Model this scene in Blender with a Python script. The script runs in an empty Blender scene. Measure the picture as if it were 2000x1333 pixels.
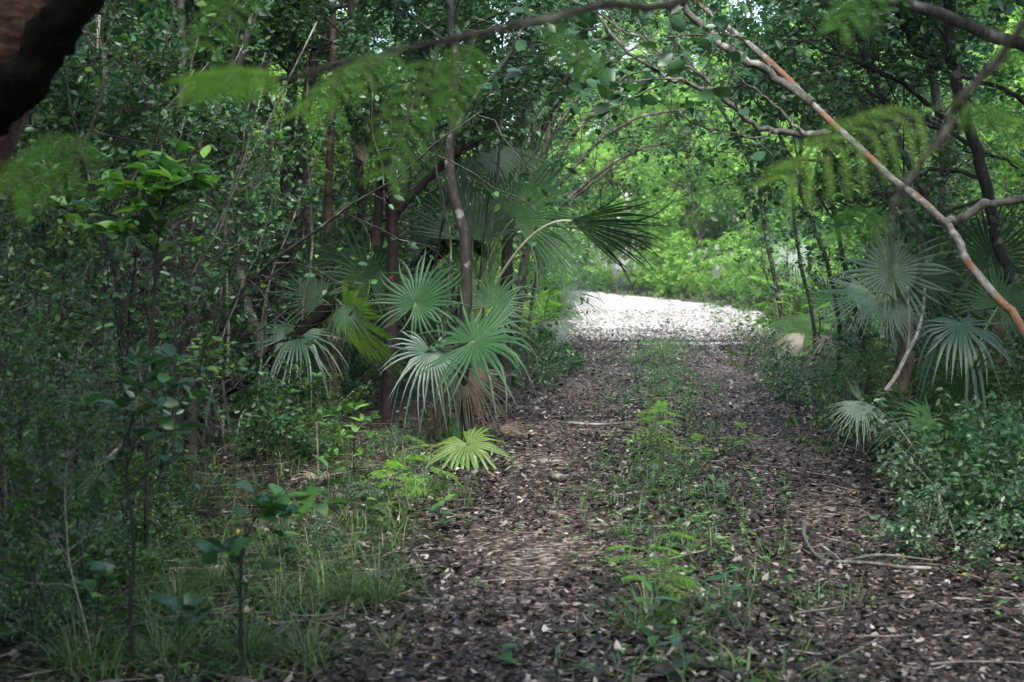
import bpy, math, numpy as np
from mathutils import Vector
# ------------------------------------------------------------------ scene, camera, light
SC = bpy.context.scene
COL = SC.collection
F = 2747.0
CAMZ = 1.5
PITCH = math.atan(186.0 / F)
A = np.array
def nrm(v):
    v = np.asarray(v, float)
    return v / np.maximum(np.linalg.norm(v, axis=-1, keepdims=True), 1e-9)
def W(px, py, Y):
    fwd = A([0, math.cos(PITCH), -math.sin(PITCH)]); up = A([0, math.sin(PITCH), math.cos(PITCH)])
    d = fwd + A([1, 0, 0]) * ((px - 1000) / F) + up * ((666.5 - py) / F)
    return A([0, 0, CAMZ]) + d * (Y / d[1])
def G(px, py):
    d = W(px, py, 1.0) - A([0, 0, CAMZ])
    return A([0, 0, CAMZ]) + d * (-CAMZ / d[2])
def proj(p):
    q = np.asarray(p, float) - A([0, 0, CAMZ])
    z = q[1] * math.cos(PITCH) - q[2] * math.sin(PITCH)
    y = q[1] * math.sin(PITCH) + q[2] * math.cos(PITCH)
    return 1000 + F * q[0] / max(z, .01), 666.5 - F * y / max(z, .01)
def edge(Y):
    return -1.2 + .1 * min(Y, 26)
TW = 2.65
cam = bpy.data.cameras.new('camera'); co = bpy.data.objects.new('camera', cam); COL.objects.link(co)
co.location = (0, 0, CAMZ); co.rotation_euler = (math.pi / 2 - PITCH, 0, 0)
cam.sensor_width = 36; cam.lens = 36 * F / 2000; cam.clip_end = 2000; cam.clip_start = .05
cam.dof.use_dof = True; cam.dof.focus_distance = 9.5; cam.dof.aperture_fstop = 3.5
SC.camera = co
SUN_EL, SUN_AZ = math.radians(57), math.radians(176)      # azimuth from +Y towards +X
EXPOSURE = 2.5
wd = bpy.data.worlds.new('World'); SC.world = wd; wd.use_nodes = True
wn = wd.node_tree; wn.nodes.clear()
sk = wn.nodes.new('ShaderNodeTexSky'); sk.sky_type = 'NISHITA'; sk.sun_disc = False
sk.sun_elevation = SUN_EL; sk.sun_rotation = SUN_AZ; sk.dust_density = 2.5; sk.air_density = 1.0
bg = wn.nodes.new('ShaderNodeBackground'); bg.inputs['Strength'].default_value = .12
wo = wn.nodes.new('ShaderNodeOutputWorld')
wn.links.new(sk.outputs[0], bg.inputs[0]); wn.links.new(bg.outputs[0], wo.inputs[0])
sl = bpy.data.lights.new('sun', 'SUN'); sl.energy = 1.5; sl.angle = math.radians(42); sl.color = (1, .98, .94)
so = bpy.data.objects.new('sun', sl); COL.objects.link(so)
sd = Vector((math.cos(SUN_EL) * math.sin(SUN_AZ), math.cos(SUN_EL) * math.cos(SUN_AZ), math.sin(SUN_EL)))
so.rotation_euler = sd.to_track_quat('Z', 'Y').to_euler(); so.location = (0, 0, 30)
SC.view_settings.view_transform = 'Standard'; SC.view_settings.look = 'None'
SC.view_settings.exposure = EXPOSURE; SC.view_settings.gamma = 1; SC.view_settings.use_curve_mapping = False
cy = SC.cycles
cy.max_bounces = 7; cy.diffuse_bounces = 4; cy.glossy_bounces = 2; cy.transmission_bounces = 4; cy.transparent_max_bounces = 4
cy.caustics_reflective = False; cy.caustics_refractive = False; cy.sample_clamp_indirect = 4; cy.sample_clamp_direct = 12
cy.use_denoising = True
# ------------------------------------------------------------------ materials
def hexc(h):
    c = [int(h[i:i + 2], 16) / 255 for i in (0, 2, 4)]
    return tuple(x / 12.92 if x <= .04045 else ((x + .055) / 1.055) ** 2.4 for x in c) + (1,)
def ramp(nt, stops, fac, interp='LINEAR'):
    r = nt.nodes.new('ShaderNodeValToRGB'); r.color_ramp.interpolation = interp
    e = r.color_ramp.elements
    while len(e) < len(stops): e.new(.5)
    for k, (p, c) in enumerate(stops):
        e[k].position = p; e[k].color = c if len(c) == 4 else tuple(c) + (1,)
    nt.links.new(fac, r.inputs[0]); return r.outputs[0]
def newmat(name):
    m = bpy.data.materials.new(name); m.use_nodes = True; nt = m.node_tree; nt.nodes.clear()
    o = nt.nodes.new('ShaderNodeOutputMaterial'); return m, nt, o
def math_n(nt, op, a, b=None):
    n = nt.nodes.new('ShaderNodeMath'); n.operation = op
    for i, v in enumerate((a, b)):
        if v is None: continue
        if isinstance(v, (int, float)): n.inputs[i].default_value = v
        else: nt.links.new(v, n.inputs[i])
    return n.outputs[0]
def leaf_mat(name, stops, trans=.4, tcol=(1.3, 1.5, .7), rough=.38, spec=.5, objvar=.25):
    m, nt, o = newmat(name)
    at = nt.nodes.new('ShaderNodeAttribute'); at.attribute_name = 'tint'
    oi = nt.nodes.new('ShaderNodeObjectInfo')
    f = math_n(nt, 'ADD', at.outputs['Fac'], math_n(nt, 'MULTIPLY', math_n(nt, 'SUBTRACT', oi.outputs['Random'], .5), objvar))
    c = ramp(nt, stops, f)
    nz = nt.nodes.new('ShaderNodeTexNoise'); nz.inputs['Scale'].default_value = 35; nz.inputs['Detail'].default_value = 3
    tc = nt.nodes.new('ShaderNodeTexCoord'); nt.links.new(tc.outputs['Object'], nz.inputs['Vector'])
    hs = nt.nodes.new('ShaderNodeHueSaturation'); nt.links.new(c, hs.inputs['Color'])
    nt.links.new(math_n(nt, 'ADD', math_n(nt, 'MULTIPLY', nz.outputs['Fac'], .6), .7), hs.inputs['Value'])
    p = nt.nodes.new('ShaderNodeBsdfPrincipled'); nt.links.new(hs.outputs[0], p.inputs['Base Color'])
    p.inputs['Roughness'].default_value = rough; p.inputs['Specular IOR Level'].default_value = spec
    t = nt.nodes.new('ShaderNodeBsdfTranslucent')
    mx = nt.nodes.new('ShaderNodeMix'); mx.data_type = 'RGBA'; mx.blend_type = 'MULTIPLY'; mx.inputs['Factor'].default_value = 1
    nt.links.new(hs.outputs[0], mx.inputs['A']); mx.inputs['B'].default_value = tcol + (1,)
    nt.links.new(mx.outputs['Result'], t.inputs['Color'])
    ms = nt.nodes.new('ShaderNodeMixShader'); ms.inputs[0].default_value = trans
    nt.links.new(p.outputs[0], ms.inputs[1]); nt.links.new(t.outputs[0], ms.inputs[2]); nt.links.new(ms.outputs[0], o.inputs[0])
    return m
def bark_mat(name, stops, scale=(30, 30, 6), rough=.85, bump=.5, patch=None, spec=.2):
    m, nt, o = newmat(name)
    tc = nt.nodes.new('ShaderNodeTexCoord'); mp = nt.nodes.new('ShaderNodeMapping'); mp.inputs['Scale'].default_value = scale
    nt.links.new(tc.outputs['Object'], mp.inputs[0])
    nz = nt.nodes.new('ShaderNodeTexNoise'); nz.inputs['Detail'].default_value = 6; nz.inputs['Roughness'].default_value = .65; nz.inputs['Scale'].default_value = 1
    nt.links.new(mp.outputs[0], nz.inputs['Vector'])
    oi = nt.nodes.new('ShaderNodeObjectInfo')
    f = math_n(nt, 'ADD', nz.outputs['Fac'], math_n(nt, 'MULTIPLY', math_n(nt, 'SUBTRACT', oi.outputs['Random'], .5), .12))
    c = ramp(nt, stops, f)
    if patch:
        n2 = nt.nodes.new('ShaderNodeTexNoise'); n2.inputs['Scale'].default_value = patch[0]; n2.inputs['Detail'].default_value = 4
        nt.links.new(tc.outputs['Object'], n2.inputs['Vector'])
        k = ramp(nt, [(patch[1], (0, 0, 0, 1)), (patch[1] + patch[3], (1, 1, 1, 1))], n2.outputs['Fac'])
        mx = nt.nodes.new('ShaderNodeMix'); mx.data_type = 'RGBA'
        nt.links.new(k, mx.inputs['Factor']); nt.links.new(c, mx.inputs['A'])
        c2 = ramp(nt, patch[2], nz.outputs['Fac']); nt.links.new(c2, mx.inputs['B']); c = mx.outputs['Result']
    p = nt.nodes.new('ShaderNodeBsdfPrincipled'); p.inputs['Roughness'].default_value = rough
    p.inputs['Specular IOR Level'].default_value = spec
    nt.links.new(c, p.inputs['Base Color'])
    b = nt.nodes.new('ShaderNodeBump'); b.inputs['Strength'].default_value = bump; b.inputs['Distance'].default_value = .01
    nt.links.new(nz.outputs['Fac'], b.inputs['Height']); nt.links.new(b.outputs[0], p.inputs['Normal'])
    nt.links.new(p.outputs[0], o.inputs[0]); return m
def ground_mat(name, stops, scales=(14, 60), rough=.9, bump=.8, patch=None):
    m, nt, o = newmat(name)
    tc = nt.nodes.new('ShaderNodeTexCoord')
    a = nt.nodes.new('ShaderNodeTexNoise'); a.inputs['Scale'].default_value = scales[0]; a.inputs['Detail'].default_value = 8; a.inputs['Roughness'].default_value = .7
    v = nt.nodes.new('ShaderNodeTexVoronoi'); v.inputs['Scale'].default_value = scales[1]
    for n in (a, v): nt.links.new(tc.outputs['Object'], n.inputs['Vector'])
    sep = nt.nodes.new('ShaderNodeSeparateColor'); nt.links.new(v.outputs['Color'], sep.inputs[0])
    f = math_n(nt, 'ADD', math_n(nt, 'MULTIPLY', a.outputs['Fac'], .55), math_n(nt, 'MULTIPLY', sep.outputs[0], .45))
    c = ramp(nt, stops, f)
    if patch:
        n2 = nt.nodes.new('ShaderNodeTexNoise'); n2.inputs['Scale'].default_value = patch[0]; n2.inputs['Detail'].default_value = 5; n2.inputs['Roughness'].default_value = .7
        nt.links.new(tc.outputs['Object'], n2.inputs['Vector'])
        k = ramp(nt, [(patch[1], (0, 0, 0, 1)), (patch[1] + .09, (1, 1, 1, 1))], n2.outputs['Fac'])
        mx = nt.nodes.new('ShaderNodeMix'); mx.data_type = 'RGBA'; nt.links.new(k, mx.inputs['Factor']); nt.links.new(c, mx.inputs['A'])
        c2 = ramp(nt, patch[2], f); nt.links.new(c2, mx.inputs['B']); c = mx.outputs['Result']
    p = nt.nodes.new('ShaderNodeBsdfPrincipled'); p.inputs['Roughness'].default_value = rough; nt.links.new(c, p.inputs['Base Color'])
    p.inputs['Specular IOR Level'].default_value = .25
    b = nt.nodes.new('ShaderNodeBump'); b.inputs['Strength'].default_value = bump; b.inputs['Distance'].default_value = .02
    nt.links.new(f, b.inputs['Height']); nt.links.new(b.outputs[0], p.inputs['Normal'])
    nt.links.new(p.outputs[0], o.inputs[0]); return m
M = {}
M['leaf'] = leaf_mat('leaf_green', [(0, (.022, .06, .026)), (.5, (.042, .112, .04)), (.85, (.085, .2, .05)), (1, (.16, .3, .06))], trans=.3, rough=.36, spec=.4)
M['leaf_olive'] = leaf_mat('leaf_olive', [(0, (.025, .055, .018)), (.5, (.062, .125, .028)), (.85, (.12, .21, .035)), (1, (.2, .3, .05))], trans=.4, rough=.4)
M['leaf_silver'] = leaf_mat('leaf_silver_green', [(0, (.03, .07, .038)), (.5, (.065, .13, .07)), (.85, (.11, .2, .09)), (1, (.17, .28, .1))], trans=.3, rough=.3)
M['leaf_dark'] = leaf_mat('leaf_dark_glossy', [(0, (.012, .034, .018)), (.6, (.026, .075, .03)), (.9, (.05, .15, .03)), (1, (.12, .26, .04))], trans=.25, rough=.3)
M['leaf_big'] = leaf_mat('leaf_broad', [(0, (.018, .05, .024)), (.55, (.038, .105, .038)), (.85, (.075, .2, .04)), (1, (.15, .31, .05))], trans=.3, rough=.34, spec=.5)
M['leaf_bright'] = leaf_mat('leaf_bright', [(0, (.08, .18, .045)), (.5, (.2, .37, .085)), (1, (.36, .52, .13))], trans=.5, rough=.5)  # paler than the other greens: sunlight and haze put into the colour
M['feather'] = leaf_mat('leaf_feathery', [(0, (.08, .22, .02)), (.6, (.17, .4, .035)), (1, (.28, .52, .06))], trans=.6, rough=.5, spec=.3)
M['feather_lime'] = leaf_mat('leaf_feathery_lime', [(0, (.09, .23, .03)), (.6, (.17, .37, .05)), (1, (.3, .5, .09))], trans=.5, rough=.5, spec=.3)
M['palm'] = leaf_mat('palm_blade', [(0, (.016, .052, .022)), (.5, (.033, .098, .035)), (.8, (.068, .16, .035)), (1, (.16, .24, .055))], trans=.36, rough=.42, spec=.25, objvar=.1)
M['palm_blue'] = leaf_mat('palm_blade_blue', [(0, (.022, .058, .036)), (.6, (.045, .1, .064)), (1, (.12, .19, .13))], trans=.28, rough=.38, spec=.5, objvar=.1)
M['palm_yellow'] = leaf_mat('palm_blade_yellow', [(0, (.06, .14, .02)), (.5, (.1, .2, .035)), (1, (.22, .27, .07))], trans=.45, rough=.38, objvar=.1)
M['palm_dead'] = leaf_mat('palm_blade_dead', [(0, (.12, .09, .06)), (.5, (.25, .2, .15)), (1, (.42, .37, .3))], trans=.15, tcol=(1.1, 1, .8), rough=.7, spec=.2)
M['grass'] = leaf_mat('grass_blade', [(0, (.028, .065, .018)), (.5, (.055, .125, .03)), (.8, (.11, .2, .05)), (1, (.24, .21, .11))], trans=.35, rough=.45)
M['litter'] = leaf_mat('dead_leaf', [(0, (.009, .007, .0055)), (.3, (.02, .015, .0115)), (.56, (.036, .029, .0235)), (.76, (.074, .063, .053)), (.91, (.25, .222, .19)), (.97, (.42, .39, .34)), (1, (.33, .25, .05))], trans=.1, tcol=(1, .9, .7), rough=.55, spec=.35, objvar=0)
M['petiole'] = bark_mat('palm_petiole', [(.3, (.07, .13, .035)), (.7, (.14, .21, .06))], (8, 8, 8), rough=.5, bump=.1)
M['petiole_pale'] = bark_mat('palm_petiole_pale', [(.3, (.2, .22, .13)), (.7, (.34, .36, .25))], (8, 8, 8), rough=.5, bump=.1)
M['fibre'] = bark_mat('palm_fibre', [(.3, (.05, .035, .022)), (.55, (.13, .1, .07)), (.75, (.26, .21, .16))], (60, 60, 8), bump=1)
M['bark_dark'] = bark_mat('bark_dark', [(.3, (.012, .0115, .011)), (.55, (.032, .03, .027)), (.75, (.085, .081, .075))], (26, 26, 7), bump=.9, patch=(9, .6, [(.3, (.07, .072, .06)), (.7, (.2, .2, .17))], .06))
M['bark_grey'] = bark_mat('bark_grey', [(.3, (.03, .03, .025)), (.55, (.085, .085, .072)), (.75, (.21, .21, .185))], (26, 26, 10), bump=.8, patch=(6, .57, [(.3, (.12, .125, .1)), (.7, (.34, .34, .3))], .06))
M['bark_brown'] = bark_mat('bark_brown', [(.3, (.022, .019, .016)), (.55, (.06, .052, .044)), (.75, (.15, .135, .12))], (26, 26, 7), patch=(6, .56, [(.3, (.1, .1, .085)), (.7, (.3, .3, .26))], .1))
M['bark_pale'] = bark_mat('bark_pale', [(.3, (.1, .09, .075)), (.55, (.23, .21, .18)), (.75, (.42, .4, .36))], (30, 30, 14))
M['bark_red'] = bark_mat('bark_red', [(.3, (.01, .008, .007)), (.5, (.022, .016, .014)), (.75, (.06, .042, .036))], (18, 18, 6), patch=(7, .66, [(.3, (.1, .025, .012)), (.7, (.28, .09, .045))], .04))
M['bark_peel'] = bark_mat('bark_peeling', [(.3, (.05, .048, .042)), (.5, (.16, .155, .14)), (.75, (.38, .37, .34))], (24, 24, 24), rough=.65, bump=.9, patch=(5.5, .52, [(.25, (.1, .055, .032)), (.7, (.21, .125, .072))], .02))
M['bark_rust'] = bark_mat('bark_rusty', [(.25, (.014, .01, .008)), (.5, (.05, .031, .024)), (.75, (.16, .115, .095))], (9, 9, 22), rough=.55, bump=.9, patch=(5, .56, [(.3, (.1, .07, .06)), (.7, (.26, .2, .175))], .12))
M['bark_fissured'] = bark_mat('bark_fissured', [(.3, (.012, .007, .006)), (.47, (.075, .036, .026)), (.62, (.17, .1, .078)), (.75, (.36, .28, .24))], (11, 11, 34), rough=.7, bump=1.0, patch=(7, .58, [(.3, (.06, .045, .04)), (.7, (.24, .19, .165))], .08))
M['bark_moss'] = bark_mat('bark_mossy', [(.3, (.003, .003, .0025)), (.6, (.009, .0085, .0065)), (.8, (.028, .026, .018))], (22, 22, 14), bump=1.0, rough=.95, spec=.03)
M['twig'] = bark_mat('twig', [(.3, (.06, .05, .042)), (.55, (.16, .14, .12)), (.75, (.34, .31, .28))], (20, 20, 20), bump=.2)
M['floor'] = ground_mat('forest_floor', [(.2, (.007, .005, .004)), (.42, (.017, .012, .009)), (.55, (.035, .025, .019)), (.68, (.09, .07, .055))], (9, 34))
M['track'] = ground_mat('track_litter', [(.2, (.02, .012, .009)), (.4, (.034, .023, .018)), (.52, (.066, .049, .039)), (.62, (.115, .092, .074)), (.74, (.26, .21, .18))], (10, 40), patch=(1.6, .58, [(.3, (.1, .088, .075)), (.6, (.27, .25, .22))]))
M['gravel'] = ground_mat('pale_gravel', [(.32, (.13, .12, .1)), (.48, (.27, .255, .23)), (.64, (.42, .405, .38))], (1.3, 14), bump=.8, patch=(.5, .6, [(.3, (.26, .25, .21)), (.6, (.4, .39, .35))]))
# ------------------------------------------------------------------ mesh builders
class MB:
    def __init__(s): s.V = []; s.Fq = []; s.T = []; s.n = 0
    def add(s, V, Q, T):
        V = np.asarray(V, float).reshape(-1, 3); Q = np.asarray(Q, int).reshape(-1, 4)
        s.V.append(V); s.Fq.append(Q + s.n); s.n += len(V)
        s.T.append(np.broadcast_to(np.asarray(T, float), (len(Q),)))
    def mesh(s, name, mat, smooth=True, origin=(0, 0, 0)):
        V = np.concatenate(s.V) - A(origin); Q = np.concatenate(s.Fq); T = np.concatenate(s.T)
        me = bpy.data.meshes.new(name)
        me.vertices.add(len(V)); me.vertices.foreach_set('co', V.astype(np.float32).ravel())
        me.loops.add(len(Q) * 4); me.loops.foreach_set('vertex_index', Q.astype(np.int32).ravel())
        me.polygons.add(len(Q)); me.polygons.foreach_set('loop_start', (np.arange(len(Q)) * 4).astype(np.int32))
        me.polygons.foreach_set('loop_total', np.full(len(Q), 4, np.int32))
        me.polygons.foreach_set('use_smooth', np.full(len(Q), smooth))
        at = me.attributes.new('tint', 'FLOAT', 'FACE'); at.data.foreach_set('value', T.astype(np.float32))
        me.update(); me.materials.append(mat); return me
def spline(pts, n):
    P = np.asarray(pts, float)
    if len(P) == 2: return P[0] + (P[1] - P[0]) * np.linspace(0, 1, n)[:, None]
    E = np.vstack([2 * P[0] - P[1], P, 2 * P[-1] - P[-2]])
    out = []; ts = np.linspace(0, len(P) - 1, n)
    for t in ts:
        i = min(int(t), len(P) - 2); u = t - i; a, b, c, d = E[i:i + 4]
        out.append(.5 * (2 * b + (c - a) * u + (2 * a - 5 * b + 4 * c - d) * u * u + (3 * b - a - 3 * c + d) * u ** 3))
    return A(out)
def tube(mb, P, R, n=6, tint=.5, rough=0, rng=None):
    P = np.asarray(P, float); k = len(P); R = np.broadcast_to(np.asarray(R, float), (k,))
    T = nrm(np.gradient(P, axis=0))
    ref = A([0, 0, 1.]) if abs(T[0][2]) < .9 else A([1., 0, 0])
    U = np.zeros_like(P); u = nrm(np.cross(T[0], ref))
    for i in range(k):
        u = nrm(u - T[i] * np.dot(u, T[i])); U[i] = u
    B = np.cross(T, U)
    an = np.linspace(0, 2 * np.pi, n, endpoint=False)
    rr = R[:, None]
    if rough and rng is not None: rr = rr * (1 + rng.normal(0, rough, (k, n)))
    else: rr = np.broadcast_to(rr, (k, n))
    V = P[:, None, :] + rr[..., None] * (U[:, None, :] * np.cos(an)[None, :, None] + B[:, None, :] * np.sin(an)[None, :, None])
    i = np.arange(k - 1)[:, None]; j = np.arange(n)[None, :]; j2 = (j + 1) % n
    Q = np.stack([i * n + j, i * n + j2, (i + 1) * n + j2, (i + 1) * n + j], -1).reshape(-1, 4)
    V = V.reshape(-1, 3)
    caps = []
    if n >= 4:
        for base in (0, (k - 1) * n):
            for q in range(1, n - 2, 2): caps.append([base, base + q, base + q + 1, base + min(q + 2, n - 1)])
    if caps: Q = np.vstack([Q, A(caps)])
    mb.add(V, Q, tint)
LOW = ((0, .0), (.33, 1), (.68, .85), (1, 0))
def add_leaves(mb, P, D, N, L, Wd, tint, fold=.2, curl=.1):
    P = np.asarray(P, float); n = len(P)
    if n == 0: return
    D = nrm(D); S = nrm(np.cross(N, D)); N = np.cross(D, S)
    L = np.broadcast_to(L, (n,))[:, None]; w = np.broadcast_to(Wd, (n,))[:, None] * .5; c = np.broadcast_to(curl, (n,))[:, None]
    up = N * fold * w
    V = np.stack([P, P + D * .33 * L + S * w + up, P + D * .7 * L + S * w * .8 + up - N * c * L * .5, P + D * L - N * c * L,
                  P + D * .7 * L - S * w * .8 + up - N * c * L * .5, P + D * .33 * L - S * w + up], 1)
    o = np.arange(n)[:, None] * 6
    Q = np.stack([o + A([0, 3, 2, 1]), o + A([0, 5, 4, 3])], 1).reshape(-1, 4)
    mb.add(V.reshape(-1, 3), Q, np.repeat(np.broadcast_to(tint, (n,)), 2))
BROAD = ((0, .02), (.12, .5), (.3, .92), (.5, 1.0), (.7, .78), (.87, .4), (1, .03))
def big_leaves(mb, P, D, N, L, Wd, tint, fold=.18, curl=.2, prof=BROAD):
    P = np.asarray(P, float); n = len(P)
    if n == 0: return
    D = nrm(D); S = nrm(np.cross(N, D)); N = np.cross(D, S)
    L = np.broadcast_to(L, (n,)); w = np.broadcast_to(Wd, (n,)) * .5; c = np.broadcast_to(curl, (n,))
    k = len(prof); V = np.zeros((n, k, 3, 3))
    for i, (t, q) in enumerate(prof):
        C = P + D * (t * L)[:, None] - N * (c * L * t * t)[:, None]
        o = N * (fold * w * q)[:, None]
        V[:, i, 1] = C; V[:, i, 0] = C + S * (w * q)[:, None] + o; V[:, i, 2] = C - S * (w * q)[:, None] + o
    o = np.arange(n)[:, None, None] * (k * 3); r = np.arange(k - 1)[None, :, None] * 3
    Q = np.concatenate([o + r + A([0, 1, 4, 3]), o + r + A([1, 2, 5, 4])], 1).reshape(-1, 4)
    mb.add(V.reshape(-1, 3), Q, np.repeat(np.broadcast_to(tint, (n,)), (k - 1) * 2))
def blades(mb, P, D, L, w, tint, droop, rows=5, rng=None):
    P = np.asarray(P, float); n = len(P); D = nrm(D)
    S = nrm(np.cross(D, A([0, 0, 1.])) + 1e-4); t = np.linspace(0, 1, rows)
    L = np.broadcast_to(L, (n,)); w = np.broadcast_to(w, (n,)); droop = np.broadcast_to(droop, (n,))
    V = np.zeros((n, rows, 2, 3))
    for i, u in enumerate(t):
        h = nrm(D * A([1, 1, 0]) + 1e-5)
        C = P + D * (u * L)[:, None] + (h * .35 - A([0, 0, 1.])) * (droop * L * u ** 2.2)[:, None]
        C[:, 2] = np.maximum(C[:, 2], .008)
        q = (w * (1 - u ** 2) * .5 + .0004)[:, None]
        V[:, i, 0] = C + S * q; V[:, i, 1] = C - S * q
    o = np.arange(n)[:, None, None] * (rows * 2); r = np.arange(rows - 1)[None, :, None] * 2
    Q = (o + r + A([0, 1, 3, 2])).reshape(-1, 4)
    mb.add(V.reshape(-1, 3), Q, np.repeat(np.broadcast_to(tint, (n,)), rows - 1))
def fan(mb, hub, a, nv, R, rng, nseg=34, span=300, split=.45, cup=.12, droop=.18, vfold=.0, tint=.45, side=.3, wid=1.0, jit=.08):
    a = nrm(a); s = nrm(np.cross(nv, a)); nv = np.cross(a, s)
    sp = math.radians(span); th = np.linspace(-sp / 2, sp / 2, nseg); dth = sp / nseg
    ln = R * (1 - side * (np.abs(th) / (sp / 2)) ** 1.6) * (1 + rng.normal(0, .05, nseg))
    rows = A([.02, .2, split, .62, .75, .87, .95, 1.0]); k = len(rows)
    V = np.zeros((nseg, k, 3, 3)); dj = droop * (1 + rng.normal(0, .45, nseg)); dj = np.where(rng.random(nseg) < .1, dj * 3 + .15, dj); tj = rng.normal(0, jit, nseg); bend = rng.normal(0, jit * 1.3, nseg)
    for i, r in enumerate(rows):
        inn = min(r / split, 1)
        free = max(0, (r - split) / (1 - split))
        Rl = ln * r if r > split else R * r * np.minimum(1, ln / R * 1.0)
        half = dth / 2 * wid
        w = Rl * math.tan(half) if r <= split else ln * split * math.tan(half) * max(.04, (1 - free) ** .75) * (1 + .25 * free * (1 - free))
        ang = th + bend * free ** 1.5 * .6
        d = a[None] * np.cos(ang)[:, None] + s[None] * np.sin(ang)[:, None]
        p = -a[None] * np.sin(ang)[:, None] + s[None] * np.cos(ang)[:, None]
        off = nv[None] * (cup * R * r * r + vfold * np.abs(np.sin(ang)) * Rl + tj * free * R * .25)[:, None]
        gr = A([0, 0, -1.])[None] * (np.maximum(dj, .01) * ln * (max(0, r - .3) / .7) ** 2.2)[:, None]
        C = A(hub)[None] + d * Rl[:, None] + off + gr
        rid = nv[None] * (w * .45)[:, None]
        V[:, i, 1] = C + rid; V[:, i, 0] = C + p * w[:, None] if np.ndim(w) else C; V[:, i, 2] = C - p * w[:, None]
    o = np.arange(nseg)[:, None, None] * (k * 3); r_ = np.arange(k - 1)[None, :, None] * 3
    Q = np.concatenate([o + r_ + A([0, 1, 4, 3]), o + r_ + A([1, 2, 5, 4])], 1).reshape(-1, 4)
    tt = tint + rng.normal(0, .06, nseg)
    T = np.repeat(tt, (k - 1) * 2).reshape(nseg, -1).copy()
    for q in (0, 1, k - 1, k): T[:, q] += .13
    tip = np.where(rng.random(nseg) < .5, rng.uniform(.1, .5, nseg), 0)
    for q in (k - 2, 2 * k - 3): T[:, q] += tip
    mb.add(V.reshape(-1, 3), Q, T.ravel())
def bipinnate(mb, st, base, a, nv, L, rng, pairs=8, pl=.09, nl=16, ll=.013, lw=.005, droop=.25, tint=.5, pang=65, pdroop=.15):
    """feathery leaf: a rachis carrying pairs of pinnae, each carrying rows of leaflets"""
    a = nrm(a); s = nrm(np.cross(nv, a)); nv = np.cross(a, s)
    t = np.linspace(0, 1, 8)
    ra = base + a * (t * L)[:, None] + A([0, 0, -1.]) * (droop * L * t ** 2)[:, None]
    tube(st, ra, np.linspace(.0016, .0007, 8) * min(1.2, L / .25), 4, .4)
    P = []; D = []; N = []; LL = []
    for i in range(pairs):
        u = .14 + .86 * (i + .5) / pairs
        b = base + a * u * L + A([0, 0, -1.]) * droop * L * u * u
        ax = nrm(a + A([0, 0, -1.]) * 2 * droop * u)
        for sg in (-1, 1):
            an = math.radians(pang - 25 * u) ; q = nrm(ax * math.cos(an) + sg * s * math.sin(an) + rng.normal(0, .06, 3))
            l = pl * (1 - .55 * abs(u - .45)) * (1 + rng.normal(0, .06))
            v = np.linspace(0, 1, 5); pt = b + q * (v * l)[:, None] + A([0, 0, -1.]) * (pdroop * l * v ** 2)[:, None]
            tube(st, pt, .0006 * (L / .25), 3, .4)
            vv = (np.arange(nl) + .7) / nl
            pp = b + q * (vv * l)[:, None] + A([0, 0, -1.]) * (pdroop * l * vv ** 2)[:, None]
            pn = nrm(nv - q * np.dot(nv, q)); ps = np.cross(pn, q)
            for s2 in (-1, 1):
                P.append(pp); D.append(np.tile(nrm(q * .45 + s2 * ps), (nl, 1)) + rng.normal(0, .06, (nl, 3)))
                N.append(np.tile(pn, (nl, 1)) + rng.normal(0, .12, (nl, 3))); LL.append(ll * (1 - .5 * np.abs(vv - .45)))
    P, D, N, LL = map(np.concatenate, (P, D, N, LL))
    add_leaves(mb, P, D, N, LL, LL / ll * lw, np.clip(tint + rng.normal(0, .08, len(P)), 0, 1), fold=0, curl=.0)
def path(rng, p, d, L, seg, wob, up):
    pts = [A(p)]; d = nrm(d)
    for i in range(seg):
        d = nrm(d + rng.normal(0, wob, 3) + A([0, 0, up])); pts.append(pts[-1] + d * L / seg)
    return A(pts)
def grow(rng, wood, sites, p, d, L, r, lev, spec):
    s = spec[lev]; pts = path(rng, p, d, L, s.get('seg', 5), s.get('wob', .15), s.get('up', .02))
    tube(wood, pts, np.linspace(r, r * s.get('tap', .4), len(pts)), s.get('n', 4), .5)
    sprout(rng, wood, sites, pts, r, lev, spec)
def sprout(rng, wood, sites, pts, r, lev, spec):
    s = spec[lev]; T = nrm(np.gradient(pts, axis=0)); L = np.sum(np.linalg.norm(np.diff(pts, axis=0), axis=1))
    ns = s.get('sites', 0)
    for t in rng.uniform(s.get('s0', .15), 1, ns):
        f = t * (len(pts) - 1); i = min(int(f), len(pts) - 2); sites.append((pts[i] + (pts[i + 1] - pts[i]) * (f - i), T[i]))
    if ns: sites.append((pts[-1], T[-1]))
    if lev + 1 >= len(spec): return
    c = spec[lev + 1]; k = s.get('kids', 0)
    for j in range(k):
        t = s.get('t0', .2) + (1 - s.get('t0', .2)) * (j + rng.uniform(0, 1)) / k; f = t * (len(pts) - 1); i = min(int(f), len(pts) - 2)
        b = pts[i] + (pts[i + 1] - pts[i]) * (f - i); q = nrm(rng.normal(0, 1, 3)); q = nrm(q - T[i] * np.dot(q, T[i]))
        if s.get('flat'): q = nrm(q * A([1, 1, .35]))
        an = math.radians(rng.normal(s.get('ang', 45), 10)); dd = T[i] * math.cos(an) + q * math.sin(an)
        ll = L * c.get('lr', .5) * rng.uniform(.6, 1.25) * (1 - .45 * t * s.get('sh', 1))
        if 'len' in c: ll = c['len'] * rng.uniform(.6, 1.3)
        grow(rng, wood, sites, b, dd, ll, max(r * c.get('rr', .45) * (1 - .4 * t), c.get('rmin', .0015)), lev + 1, spec)
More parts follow.
